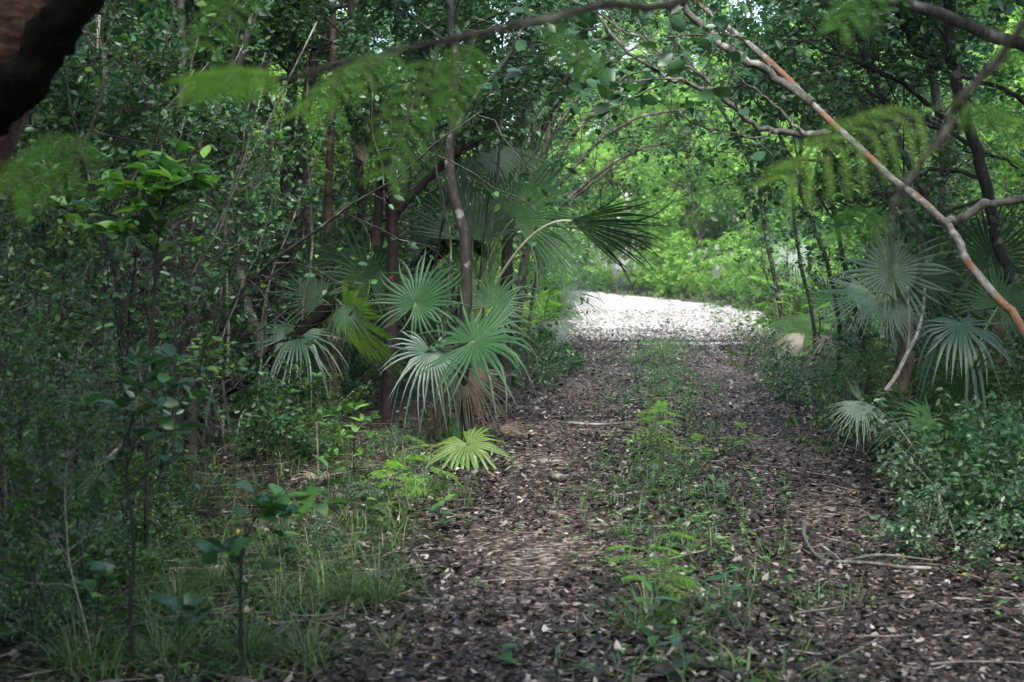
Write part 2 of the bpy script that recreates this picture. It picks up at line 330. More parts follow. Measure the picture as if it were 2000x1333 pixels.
def leafage(rng, mb, sites, per, L, wr, up=.5, lt=(.1, .8), fold=.2, big=False, spread=.03, out=60, curl=.12):
    if not sites: return
    P = np.repeat(A([s[0] for s in sites]), per, 0); D = np.repeat(A([s[1] for s in sites]), per, 0); n = len(P)
    q = rng.normal(0, 1, (n, 3)); q = nrm(q - D * np.sum(q * D, 1, keepdims=True)); an = np.radians(rng.normal(out, 18, n))[:, None]
    d = nrm(D * np.cos(an) + q * np.sin(an)); d = nrm(d * A([1, 1, .6]) + A([0, 0, -.08]))
    N = A([0, 0, 1.]) * up + rng.normal(0, .45, (n, 3)) + .2 * D
    l = L * rng.uniform(.55, 1.2, n); tint = rng.beta(1.6, 1.9, n) * (lt[1] - lt[0]) + lt[0]
    tint = np.where(rng.random(n) < .06, tint + .25, tint)
    (big_leaves if big else add_leaves)(mb, P + rng.normal(0, spread, (n, 3)), d, N, l, l * wr * rng.uniform(.85, 1.15, n), tint, fold=fold, curl=rng.uniform(-.05, curl * 2, n))
# ------------------------------------------------------------------ objects
def link(name, me, parent=None, loc=(0, 0, 0)):
    o = bpy.data.objects.new(name, me); COL.objects.link(o); o.location = loc
    if parent is not None: o.parent = parent
    return o
def tag(o, label, cat, group=None):
    o['label'] = label; o['category'] = cat
    if group: o['group'] = group
    return o
def thing(name, label, cat, loc=(0, 0, 0), group=None, rotz=0, sc=1):
    o = bpy.data.objects.new(name, None); COL.objects.link(o); o.location = loc; o.rotation_euler = (0, 0, rotz); o.scale = (sc, sc, sc) if np.isscalar(sc) else sc
    o.empty_display_size = .2
    return tag(o, label, cat, group)
def part(name, mb, mat, parent, origin=(0, 0, 0)):
    if mb.n == 0: return None
    return link(name, mb.mesh(name, mat, origin=origin), parent)
class Proto:
    """meshes of one kind, to be stood up as many things that share them"""
    def __init__(s, name, parts): s.name = name; s.parts = parts
    def put(s, label, cat, loc, rotz=0, sc=1, group=None, tilt=(0, 0), mats=None):
        r = thing(s.name, label, cat, loc, group, rotz, sc); r.rotation_euler = (tilt[0], tilt[1], rotz)
        for nm, me in s.parts: link(nm, me, r)
        return r
def R_(k): return np.random.default_rng(k)
# ------------------------------------------------------------------ the setting
def sheet(name, rows, mat, z, kind='structure', jag=0, k=9):
    """rows: (Y, xl, xr) from near to far"""
    mb = MB(); V = []; jr = R_(12).normal(0, 1, k) * jag
    for i, (Y, a, b) in enumerate(rows): V += [(a + (b - a) * j / (k - 1), Y + jr[j] * math.exp(-i * .5), z) for j in range(k)]
    n = len(rows); i = np.arange(n - 1)[:, None]; j = np.arange(k - 1)[None, :]
    Q = np.stack([i * k + j, i * k + j + 1, (i + 1) * k + j + 1, (i + 1) * k + j], -1).reshape(-1, 4)
    mb.add(V, Q, .5); o = link(name, mb.mesh(name, mat, smooth=False)); o['kind'] = kind; return o
sheet('forest_floor', [(y, -60, 60) for y in (-30, -10, 0, 20, 60, 90)], M['floor'], 0)
def haze(dens):
    m, nt, o = newmat('haze'); v = nt.nodes.new('ShaderNodeVolumePrincipled'); v.inputs['Color'].default_value = (.86, .93, 1, 1); v.inputs['Density'].default_value = dens; v.inputs['Anisotropy'].default_value = .35
    nt.links.new(v.outputs[0], o.inputs['Volume'])
    c = A([(x, y, z) for z in (-1, 15.5) for x, y in ((-62, -32), (62, -32), (62, 92), (-62, 92))]); b = MB(); b.add(c, [[3, 2, 1, 0], [4, 5, 6, 7], [0, 1, 5, 4], [1, 2, 6, 5], [2, 3, 7, 6], [3, 0, 4, 7]], 0)
    o = link('haze', b.mesh('haze', m, smooth=False)); o['kind'] = 'stuff'
haze(.0007)
rg = R_(1)
ys = np.arange(-14, 27.01, .35)
sheet('dirt_track', [(y, edge(y) - .25 + rg.normal(0, .09), edge(y) + TW + .15 + rg.normal(0, .09)) for y in ys], M['track'], .004)
rows = []
for y in np.arange(20.2, 46.8, .4):
    if y < 24.5: f = (y - 20.2) / 4.3; xl = 2.1 - 1.6 * f ** 1.5; xr = 3.5 + 1.8 * f ** .6
    elif y < 36: xl = .5 - (y - 24.5) * .08; xr = 5.3 + .3 * math.sin((y - 24.5) * .3)
    else: xl = -.4 - (y - 36) * 2.2; xr = 5.2 - (y - 36) * .26
    if y > 45: xl += (y - 45) * 9
    rows.append((y, xl + rg.normal(0, .16), xr + rg.normal(0, .18)))
sheet('gravel_clearing', rows, M['gravel'], .008, jag=.45, k=23)
# litter of dead leaves (nobody could count it)
GRIT = [(*G(px, py)[:2], r) for px, py, r in ((1090, 1075, .3), (1030, 1120, .25), (1120, 1020, .22), (1600, 1000, .25), (1080, 900, .25), (960, 1060, .2), (1560, 880, .3), (1110, 760, .4), (1420, 730, .5), (1290, 1120, .15))]
def litter(name, zones, mat, rng, zmax=.02):
    mb = MB()
    for n, y0, y1, fx0, fx1, l0, l1, pw, sh in zones:
        y = y0 + (y1 - y0) * rng.random(n) ** pw; x0 = A([fx0(v) for v in y]); x1 = A([fx1(v) for v in y]); x = x0 + (x1 - x0) * rng.random(n)
        gb = np.zeros(n)
        for gx, gyy, gr in GRIT: gb = np.maximum(gb, np.exp(-(((x - gx) / gr) ** 2 + ((y - gyy) / (gr * 2.2)) ** 2)))
        kp = rng.random(n) > gb * .8 + .15 * (np.sin(x * 5 + 2 * np.sin(y * 2)) * np.sin(y * 3.1) > .5); x = x[kp]; y = y[kp]; n = len(x)
        az = rng.uniform(0, 2 * np.pi, n); el = rng.normal(0, .16, n)
        D = np.stack([np.cos(az) * np.cos(el), np.sin(az) * np.cos(el), np.sin(el)], 1)
        N = A([0, 0, 1.]) + rng.normal(0, .32, (n, 3)); L = l0 + (l1 - l0) * rng.beta(1.6, 2.6, n); u = (x - A([edge(v) for v in y])) / TW; L = L * np.where((np.abs(u - .22) < .13) | (np.abs(u - .8) < .13), .85, 1.0)
        P = np.stack([x, y, .008 + rng.random(n) * zmax + np.abs(np.sin(el)) * L * .5], 1)
        t = np.clip(rng.beta(1.5, 2.7, n) + rng.normal(0, .04, n) + sh, 0, .95); t = np.where(rng.random(n) < .06, rng.uniform(.86, .96, n), t); t = np.where(rng.random(n) < .002, 1.0, t)
        k = n // 4
        for a in range(4):
            q = slice(a * k, (a + 1) * k)
            big_leaves(mb, (P - D * (L * .5)[:, None])[q], D[q], N[q], L[q], (L * rng.uniform(.35, .66, n))[q], t[q], fold=(-.35, .1, .4, -.1)[a], curl=rng.normal(.0, .25, n)[q],
                   prof=(((0, .05), (.25, .8), (.55, 1), (.82, .6), (1, .04)), ((0, .1), (.3, 1), (.6, .9), (1, .05)), ((0, .1), (.4, .7), (.75, 1), (1, .1)), ((0, .3), (.35, 1), (.7, .7), (1, .3)))[a])
    o = link(name, mb.mesh(name, mat)); o['kind'] = 'stuff'; return o
e0 = lambda v: edge(v) - .5; e1 = lambda v: edge(v) + TW + .5
litter('leaf_litter', [(44000, 3.9, 12.5, e0, e1, .018, .062, 1.3, -.03), (9000, 3.9, 11, e0, e1, .035, .085, 1.3, .02), (24000, 12, 21.2, e0, e1, .025, .075, 1.1, .03), (9000, 20.2, 25, e0, e1, .025, .07, 2.0, .05), (14000, 4.0, 16, lambda v: -.37 * v - .3, e0, .02, .075, 1.2, -.14),
                       (8000, 4.5, 18, e1, lambda v: .37 * v + .6, .02, .075, 1.1, -.05), (2500, 33, 47.5, lambda v: 6.2 - max(0, v - 36) * .3, lambda v: 8.2 - max(0, v - 36) * .3, .06, .12, 1, .05), (8000, 21.8, 33, lambda v: .6, lambda v: 5.4, .03, .075, 2.6, .02)], M['litter'], R_(2))
mb = MB(); r_ = R_(3)
for i in range(900):
    y = 4.2 + 14 * r_.random() ** 1.4; x = r_.uniform(-.37 * y, edge(y) + (TW + .8 if i < 420 else -.2))
    az = r_.uniform(0, 6.28); l = r_.uniform(.08, .45); p = path(r_, (x, y, .025), (math.cos(az), math.sin(az), 0), l, 4, .18, 0); p[:, 2] = .02 + r_.random() * .015
    tube(mb, p, np.linspace(.0045, .002, 5) * r_.uniform(.6, 1.3), 4, .5)
o = link('twig_debris', mb.mesh('twig_debris', M['twig'])); o['kind'] = 'stuff'
# low grass and seedlings that cover the ground between the wheel lines and along the verge
mb = MB(); r_ = R_(4)
def grass_patch(mb, rng, n, cx, cy, sx, sy, l0, l1, w=.004):
    k = max(1, n // 9); c = np.stack([rng.normal(cx, sx, k), rng.normal(cy, sy, k)], 1); c = np.repeat(c, 9, 0); n = len(c)
    P = np.stack([c[:, 0] + rng.normal(0, .02, n), c[:, 1] + rng.normal(0, .02, n), np.full(n, .008)], 1)
    az = rng.uniform(0, 6.28, n); el = rng.uniform(.75, 1.45, n)
    blades(mb, P, np.stack([np.cos(az) * np.cos(el), np.sin(az) * np.cos(el), np.sin(el)], 1), rng.uniform(l0, l1, n), w, np.clip(rng.beta(2, 2.4, n), 0, 1), rng.uniform(.1, .65, n))
for Y in np.arange(4.6, 22, .45):
    c = edge(Y) + 1.32 + .12 * math.sin(Y * 1.3)
    grass_patch(mb, r_, int(90 + 60 * r_.random()), c, Y, .24, .25, .05, .2, .0035)
for Y in np.arange(4.4, 11, .4):
    grass_patch(mb, r_, 110, edge(Y) - .6, Y, .35, .2, .08, .3, .0035)
    grass_patch(mb, r_, 40, edge(Y) - 1.4, Y, .4, .2, .1, .32, .0035)
def dry_patch(n, px0, px1, py0, py1):
    k = n // 7; c = A([G(r_.uniform(px0, px1), r_.uniform(py0, py1))[:2] for _ in range(k)]); c = np.repeat(c, 7, 0); m = len(c)
    az = r_.uniform(0, 6.28, m); el = r_.uniform(.2, 1.2, m)
    blades(mb, np.stack([c[:, 0] + r_.normal(0, .03, m), c[:, 1] + r_.normal(0, .03, m), np.full(m, .01)], 1), np.stack([np.cos(az) * np.cos(el), np.sin(az) * np.cos(el), np.sin(el)], 1), r_.uniform(.15, .45, m), .0028, np.where(r_.random(m) < .6, r_.uniform(.7, .92, m), r_.uniform(.1, .5, m)), r_.uniform(.3, 1.1, m))
dry_patch(600, 100, 640, 1130, 1330); dry_patch(500, 560, 800, 980, 1200); dry_patch(500, 150, 560, 1040, 1150)
for Y in np.arange(22, 30, .8): grass_patch(mb, r_, 50, 4.6, Y, .5, .5, .1, .25, .008)
for y in np.arange(31, 46, .6): grass_patch(mb, r_, 40, 5.5 - max(0, y - 36) * .28, y, .35, .4, .15, .4, .012)
o = link('grass_cover', mb.mesh('grass_cover', M['grass'])); o['kind'] = 'stuff'
mb = MB(); ws = MB()
for i in range(2900):
    Y = 4.4 + 17 * r_.random() ** 1.2 if i < 2600 else 21.5 + 9 * r_.random() ** 1.6; q = r_.random()
    if q < .55 and math.sin(Y * 2.1) + math.sin(Y * .9 + 1) < -.2 and r_.random() < .8: continue
    x = edge(Y) + 1.32 + r_.normal(0, .3) if q < .55 else (edge(Y) - .2 - abs(r_.normal(0, 1.1)) if q < .85 else edge(Y) + TW + abs(r_.normal(0, .5)) - .1)
    h = r_.uniform(.03, .11); tube(ws, [(x, Y, 0), (x + r_.normal(0, .01), Y, h)], .0012, 3)
    k = r_.integers(3, 7); az = r_.uniform(0, 6.28, k); el = r_.uniform(-.1, .6, k)
    P = np.stack([np.full(k, x), np.full(k, Y), h * r_.uniform(.5, 1, k)], 1)
    add_leaves(mb, P, np.stack([np.cos(az) * np.cos(el), np.sin(az) * np.cos(el), np.sin(el)], 1), A([0, 0, 1.]) + r_.normal(0, .2, (k, 3)), r_.uniform(.018, .045, k), r_.uniform(.01, .02, k), np.clip(r_.beta(2, 2, k), 0, 1), fold=.2, curl=.2)
o = link('seedling_cover', mb.mesh('seedling_cover', M['leaf'])); o['kind'] = 'stuff'
# ------------------------------------------------------------------ kinds of plants, each built once
def proto_woody(name, seed, stems, spec, leaf, mat_w, mat_l, pn=('stem', 'foliage'), base=0.0):
    rng = R_(seed); w = MB(); mb = MB(); sites = []
    for (L, r, lean) in stems:
        az = rng.uniform(0, 6.28); d = (math.sin(lean) * math.cos(az), math.sin(lean) * math.sin(az), math.cos(lean))
        grow(rng, w, sites, (base * math.cos(az), base * math.sin(az), -.03), d, L, r, 0, spec)
    if leaf and sites: leafage(rng, mb, sites, **leaf)
    ps = [(pn[0], w.mesh(pn[0], M[mat_w]))]
    if mb.n: ps.append((pn[1], mb.mesh(pn[1], M[mat_l])))
    return Proto(name, ps)
SAP = lambda k0, k1, s: [dict(seg=9, wob=.1, up=.05, n=5, kids=k0, t0=.3, ang=48, tap=.3), dict(lr=.34, rr=.5, seg=5, wob=.2, up=.03, n=4, kids=k1, t0=.2, ang=45, tap=.4), dict(lr=.45, rr=.55, seg=3, wob=.2, n=3, sites=s, s0=.1, rmin=.0012)]
saplings = [proto_woody('slender_sapling', 100 + i, [(L, .015, .1)], SAP(18, 6, 5), dict(per=2, L=lf * 1.12, wr=wr, lt=(.15, .95)), wm, lm, ('stem', 'foliage'))
            for i, (L, lf, wm, lm, wr) in enumerate([(3.6, .064, 'bark_pale', 'leaf_silver', .5), (4.2, .05, 'bark_brown', 'leaf', .58), (3.0, .085, 'bark_grey', 'leaf_olive', .44), (4.6, .058, 'bark_dark', 'leaf', .5)])]
bare = [proto_woody('bare_sapling', 120 + i, st, [dict(seg=10, wob=.13, up=.04, n=5, kids=14, t0=.1, ang=55, tap=.25), dict(lr=.3, rr=.45, seg=5, wob=.28, up=-.02, n=4, kids=5, t0=.2, ang=50, tap=.4), dict(lr=.5, rr=.6, seg=4, wob=.25, n=3, sites=2, rmin=.0014)],
                    dict(per=1, L=.07, wr=.5, lt=(.3, .95)), wm, 'leaf_dark', ('stem', 'foliage'), base=.12)
        for i, (st, wm) in enumerate([([(3.2, .016, .08), (2.6, .012, .25)], 'bark_brown'), ([(2.7, .011, .2), (3.4, .014, .06), (2.2, .009, .4)], 'bark_grey'), ([(3.8, .02, .12)], 'bark_dark')])]
thick = [proto_woody('thicket_shrub', 140 + i, [(L * q, .011, ln) for q, ln in ((1, .1), (.85, .4), (.9, .6), (.7, .5), (.8, .75))], [dict(seg=7, wob=.16, up=.05, n=5, kids=8, t0=.25, ang=48, tap=.3), dict(lr=.4, rr=.5, seg=4, wob=.22, n=4, kids=5, t0=.15, ang=48), dict(lr=.5, rr=.6, seg=3, wob=.2, n=3, sites=4, rmin=.0012)],
                     dict(per=2, L=lf, wr=.52, lt=(.1, .85)), 'bark_grey', lm, base=.1) for i, (L, lf, lm) in enumerate([(1.7, .066, 'leaf_olive'), (2.2, .055, 'leaf'), (1.3, .05, 'leaf_silver')])]
lowb = [proto_woody('low_shrub', 150 + i, [(L * q, .006, ln) for q, ln in ((1, .2), (.85, .6), (.9, .8), (.7, .9), (.8, 1.0), (.95, .5), (.8, .7))], [dict(seg=6, wob=.2, up=.05, n=4, kids=7, t0=.15, ang=48, tap=.3), dict(lr=.45, rr=.5, seg=3, wob=.2, n=3, kids=3, sites=3, t0=.15, ang=48, rmin=.001), dict(lr=.5, seg=2, n=3, sites=4, rmin=.001)],
                    dict(per=2, L=lf, wr=wr, lt=(.15, .85)), 'twig', lm, base=.06) for i, (L, lf, lm, wr) in enumerate([(.8, .062, 'leaf', .5), (.65, .038, 'leaf_silver', .62), (1.0, .055, 'leaf_olive', .45)])]
TREE = lambda k0, k1, k2, s: [dict(seg=9, wob=.06, up=.02, n=8, kids=k0, t0=.42, ang=52, tap=.35), dict(lr=.42, rr=.45, seg=6, wob=.14, up=.03, n=5, kids=k1, t0=.2, ang=46, flat=1), dict(lr=.5, rr=.5, seg=4, wob=.2, n=4, kids=k2, t0=.15, ang=45), dict(lr=.5, rr=.6, seg=3, wob=.15, n=3, sites=s, rmin=.002)]
canopy = [proto_woody('forest_tree', 160 + i, [(L, .075, .07)], TREE(11, 7, 5, 6), dict(per=7, L=.09, wr=.54, lt=(.1, .8), spread=.07), wm, 'leaf', ('trunk', 'crown')) for i, (L, wm) in enumerate([(6.2, 'bark_brown'), (5.4, 'bark_grey'), (6.8, 'bark_dark')])]
spread = proto_woody('forest_tree', 170, [(6.6, .1, .05)], [dict(seg=9, wob=.06, up=.02, n=8, kids=12, t0=.5, ang=62, tap=.35), dict(lr=.6, rr=.45, seg=7, wob=.12, up=.03, n=5, kids=9, t0=.15, ang=46, flat=1), dict(lr=.42, rr=.5, seg=4, wob=.2, n=4, kids=5, t0=.15, ang=45), dict(lr=.5, rr=.6, seg=3, wob=.15, n=3, sites=6, rmin=.002)], dict(per=5, L=.1, wr=.54, lt=(.1, .8), spread=.08), 'bark_brown', 'leaf', ('trunk', 'crown'))
FARS = [dict(seg=8, wob=.08, up=.03, n=6, kids=15, t0=.12, ang=58, tap=.3), dict(lr=.36, rr=.45, seg=5, wob=.18, up=.03, n=4, kids=7, t0=.15, ang=48), dict(lr=.5, rr=.5, seg=3, wob=.2, n=3, kids=4, t0=.1, ang=48), dict(lr=.55, seg=2, n=3, sites=4, rmin=.003)]
poles = [proto_woody('thin_stem', 175 + i, [(L, r, .06)], [dict(seg=12, wob=.09, up=.05, n=6, kids=7, t0=.1, ang=55, tap=.4), dict(lr=.22, rr=.3, seg=5, wob=.3, n=3, kids=3, rmin=.0015), dict(lr=.5, rr=.6, seg=3, wob=.3, n=3, sites=1, rmin=.001)], dict(per=1, L=.06, wr=.5, lt=(.3, .9)), wm, 'leaf') for i, (L, r, wm) in enumerate([(3.2, .013, 'bark_grey'), (2.8, .011, 'bark_grey'), (3.4, .017, 'bark_brown')])]
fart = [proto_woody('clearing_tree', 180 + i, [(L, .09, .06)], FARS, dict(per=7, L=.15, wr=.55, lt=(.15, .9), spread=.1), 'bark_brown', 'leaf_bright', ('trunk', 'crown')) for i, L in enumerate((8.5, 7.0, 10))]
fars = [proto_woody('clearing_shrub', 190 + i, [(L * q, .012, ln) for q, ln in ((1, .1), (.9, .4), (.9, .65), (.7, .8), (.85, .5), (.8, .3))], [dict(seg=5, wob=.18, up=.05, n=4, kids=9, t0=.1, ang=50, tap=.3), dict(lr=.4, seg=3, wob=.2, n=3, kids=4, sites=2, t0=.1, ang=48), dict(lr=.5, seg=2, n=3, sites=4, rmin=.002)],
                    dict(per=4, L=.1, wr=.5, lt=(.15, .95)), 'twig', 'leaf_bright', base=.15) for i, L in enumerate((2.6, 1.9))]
def proto_feather(name, seed, h, stems, nl, L, mat='feather', per=dict(pairs=7, pl=.075, nl=11, ll=.012, lw=.0045), pn=('stem', 'frond')):
    rng = R_(seed); w = MB(); mb = MB()
    for s in range(stems):
        az = rng.uniform(0, 6.28); ln = rng.uniform(.05, .35) if stems > 1 else .05
        p = path(rng, (.03 * math.cos(az), .03 * math.sin(az), -.02), (math.sin(ln) * math.cos(az), math.sin(ln) * math.sin(az), math.cos(ln)), h * rng.uniform(.75, 1.05), 7, .07, .03)
        tube(w, p, np.linspace(.005, .0018, len(p)) * max(1, h), 4)
        for j in range(nl):
            f = (.3 + .7 * (j + rng.random()) / nl) * (len(p) - 1); i = min(int(f), len(p) - 2); b = p[i] + (p[i + 1] - p[i]) * (f - i); q = rng.uniform(0, 6.28); el = rng.uniform(0, .7)
            bipinnate(mb, w, b, (math.cos(q) * math.cos(el), math.sin(q) * math.cos(el), math.sin(el)), nrm(A([0, 0, 1.]) + rng.normal(0, .2, 3)), L * rng.uniform(.7, 1.15), rng, tint=rng.uniform(.25, .75), droop=rng.uniform(.15, .5), **per)
    return Proto(name, [(pn[0], w.mesh(pn[0], M['twig'])), (pn[1], mb.mesh(pn[1], M[mat]))])
feath = [proto_feather('feathery_shrub', 210, 1.6, 5, 11, .3, 'feather_lime', per=dict(pairs=6, pl=.11, nl=8, ll=.026, lw=.011)), proto_feather('feathery_shrub', 211, 1.1, 4, 10, .28, 'feather_lime', per=dict(pairs=6, pl=.1, nl=8, ll=.024, lw=.01))]
featl = [proto_feather('feathery_seedling', 215, .3, 1, 10, .17, per=dict(pairs=6, pl=.05, nl=10, ll=.009, lw=.0036)), proto_feather('feathery_seedling', 216, .24, 2, 6, .15, per=dict(pairs=5, pl=.05, nl=9, ll=.01, lw=.004)), proto_feather('feathery_seedling', 217, .18, 1, 5, .16, per=dict(pairs=5, pl=.05, nl=9, ll=.01, lw=.004))]
def proto_tuft(seed, n, l0, l1, w=.003, el=(.6, 1.4)):
    rng = R_(seed); mb = MB(); az = rng.uniform(0, 6.28, n); e = rng.uniform(el[0], el[1], n); rr = .08 * rng.random(n) ** .6
    P = np.stack([rr * np.cos(az), rr * np.sin(az), np.full(n, -.005)], 1)
    blades(mb, P, np.stack([np.cos(az) * np.cos(e), np.sin(az) * np.cos(e), np.sin(e)], 1), rng.uniform(l0 * .7, l1, n), w, np.clip(rng.beta(1.6, 2, n) + (rng.random(n) < .15) * .4, 0, 1), rng.uniform(.2, 1.0, n))
    return Proto('grass_tuft', [('blades', mb.mesh('blades', M['grass']))])
tufts = [proto_tuft(230, 110, .2, .45), proto_tuft(231, 70, .15, .35), proto_tuft(232, 26, .14, .32, .009, (.3, 1.2)), proto_tuft(233, 150, .25, .5)]
def proto_herb(seed, h, nl, L, mat='leaf', wr=.42, name='leafy_seedling', whorl=False):
    rng = R_(seed); w = MB(); mb = MB(); p = path(rng, (0, 0, -.01), (rng.normal(0, .1), rng.normal(0, .1), 1), h, 5, .06, .02); tube(w, p, np.linspace(.0035, .0018, len(p)), 4)
    t = np.linspace(.25, 1, nl) if not whorl else np.clip(1 - .35 * rng.random(nl) ** 2, 0, 1); az = np.arange(nl) * 2.4 + rng.normal(0, .3, nl); el = rng.uniform(.0, .7, nl)
    P = A([p[min(int(u * 5), 4)] + (p[min(int(u * 5), 4) + 1] - p[min(int(u * 5), 4)]) * (u * 5 - min(int(u * 5), 4)) for u in t])
    big_leaves(mb, P, np.stack([np.cos(az) * np.cos(el), np.sin(az) * np.cos(el), np.sin(el)], 1), A([0, 0, 1.]) + rng.normal(0, .2, (nl, 3)), L * rng.uniform(.65, 1.15, nl), L * wr * rng.uniform(.8, 1.1, nl), np.clip(rng.beta(2, 2, nl), 0, 1), curl=.25)
    return Proto(name, [('stem', w.mesh('stem', M['twig'])), ('foliage', mb.mesh('foliage', M[mat]))])
herbs = [proto_herb(240, .22, 9, .11), proto_herb(241, .16, 7, .09), proto_herb(242, .3, 14, .1), proto_herb(243, .1, 6, .1, 'leaf', .5)]
# ------------------------------------------------------------------ palms
def frond(root, origin, crown, f, rng):
    hub = A(f['hub'] if len(f['hub']) == 3 and f.get('world') else W(*f['hub'])); a = nrm(f['a']); R = f['R']
    w = MB(); c = A(crown); ctl = hub - a * np.linalg.norm(hub - c) * f.get('arch', .35)
    t = np.linspace(0, 1, 12)[:, None]; P = (1 - t) ** 2 * c + 2 * t * (1 - t) * ctl + t * t * hub
    if f.get('straight'): P = c + (hub - c) * t
    tube(w, P, np.linspace(.011, .006, 12) * f.get('pt', 1), 5)
    b = MB(); fan(b, hub, a, A(f['n'], float), R, rng, nseg=f.get('ns', 36), span=f.get('span', 300), split=f.get('split', .42), cup=f.get('cup', .1), droop=f.get('droop', .15), vfold=f.get('vf', 0.0), tint=f.get('t', .4), side=f.get('side', .25), wid=f.get('wid', .86), jit=f.get('jit', .16))
    fr = part('frond', b, M[f.get('m', 'palm')], root, origin)
    if f.get('label'): fr['label'] = f['label']
    pt = link('petiole', w.mesh('petiole', M[f.get('pm', 'petiole')], origin=origin), fr)
    return fr
def palm(label, base, crown, fronds, seed, trunk_r=.05, group=None, fibre='fibre', name='fan_palm'):
    rng = R_(seed); base = A(base, float); base[2] = 0; crown = W(*crown)
    root = thing(name, label, 'palm', base, group)
    if trunk_r:
        w = MB(); P = spline([base - A([0, 0, .05]), base * .45 + crown * .55 + rng.normal(0, .02, 3), crown + A([0, 0, .04])], 14)
        tube(w, P, np.linspace(1.15, .8, 14) * trunk_r * (1 + rng.normal(0, .06, 14)), 10, rough=.08, rng=rng)
        for i in range(26):   # old leaf bases
            k = rng.integers(3, 14); az = rng.uniform(0, 6.28); d = A([math.cos(az), math.sin(az), 1.4]); p0 = P[k] + A([math.cos(az), math.sin(az), 0]) * trunk_r * .75
            tube(w, spline([p0, p0 + nrm(d) * .05, p0 + nrm(d) * .09 + A([math.cos(az), math.sin(az), 0]) * .02], 4), [.014, .012, .008, .003], 4)
        part('trunk', w, M[fibre], root, base)
    for f in fronds: frond(root, base, crown, f, rng)
    return root
def gy(py): return CAMZ * F / (py - 480)
px_m = lambda px, Y: px * Y / F
def base_at(px, Y): b = W(px, 600, Y); b[2] = 0; return b
Y = 12.2
palm('tall green fan palm whose big fronds reach out over the track from the dark trunks', base_at(935, Y), (925, 640, Y), [
    dict(hub=(922, 470, Y + .2), a=(-.05, .1, 1), n=(0, -1, .1), R=px_m(235, Y), span=165, droop=.03, arch=.2, t=.7, m='palm_blue', cup=.05),  # paler tint stands in for light from behind
    dict(hub=(1003, 428, Y - .2), a=(.72, -.1, .62), n=(-.15, -.9, .35), R=px_m(190, Y), span=190, droop=.2, t=.45, arch=.3, jit=.25),
    dict(hub=(1116, 432, Y - .5), a=(1, -.1, -.16), n=(.1, .8, .6), R=px_m(198, Y), span=78, droop=.08, t=-.1, arch=.3, pm='petiole_pale', pt=1.5, vf=-.15, split=.5, ns=24),  # tint lowered to read as a shaded, backlit underside
    dict(hub=(1045, 455, Y - .1), a=(.75, -.2, -.62), n=(.3, -.9, .3), R=px_m(165, Y), span=100, droop=.12, t=.5, vf=-.2),
    dict(hub=(966, 285, Y + .1), a=(.15, -.2, -1), n=(.05, -.95, -.1), R=px_m(140, Y), span=150, droop=.2, m='palm_blue', t=.75, straight=1, pm='bark_dark', label='pale drooping upper frond', split=.35),
    dict(hub=(905, 400, Y + .7), a=(-.85, .1, .35), n=(0, -.95, .3), R=px_m(190, Y), span=160, droop=.18, t=.3, m='palm_blue'),
    dict(hub=(945, 600, Y + .1), a=(.1, -.05, 1), n=(.9, -.4, .1), R=px_m(230, Y), span=60, droop=.02, t=.7, straight=1),
    dict(hub=(905, 590, Y + .2), a=(-.05, 0, 1), n=(-.6, -.8, 0), R=px_m(190, Y), span=50, droop=.02, t=.75, straight=1),
    dict(hub=(862, 345, Y + .5), a=(-.5, .1, .8), n=(0, -.95, .2), R=px_m(130, Y), span=190, droop=.12, t=.5, jit=.3),
    dict(hub=(1010, 360, Y + .4), a=(.35, .1, .9), n=(.1, -.95, .1), R=px_m(150, Y), span=130, droop=.08, t=.55, jit=.25),
    dict(hub=(870, 470, Y + .9), a=(-.5, .2, .7), n=(0, -.9, .3), R=px_m(150, Y), span=140, droop=.1, t=.25),
], 301, .055)
Y = 11.0
palm('short fan palm with three open rounded fronds at the foot of the grey crooked trunk', base_at(862, Y), (862, 745, Y), [
    dict(hub=(812, 592, Y - .1), a=(.5, .25, .8), n=(-.15, -.8, .6), R=px_m(125, Y), span=330, droop=.14, t=.22, side=.4, jit=.3, arch=.3),
    dict(hub=(927, 667, Y - .5), a=(.86, -.05, .25), n=(0, -.55, .84), R=px_m(146, Y), span=325, droop=.28, t=.28, jit=.3, side=.12, arch=.2),
    dict(hub=(843, 688, Y - .4), a=(.1, -.45, -.8), n=(.25, -.8, .5), R=px_m(115, Y), span=290, droop=.35, m='palm_blue', t=.3),
    dict(hub=(962, 600, Y + .3), a=(.6, .2, .8), n=(.1, -.9, .4), R=px_m(105, Y), span=260, droop=.15, t=.3, jit=.3),
    dict(hub=(905, 720, Y - .1), a=(.3, -.2, -.9), n=(.2, -.9, .3), R=px_m(120, Y), span=150, droop=.2, m='palm_dead', t=.2, label='dry hanging frond'),
], 302, .06)
Y = 12.0
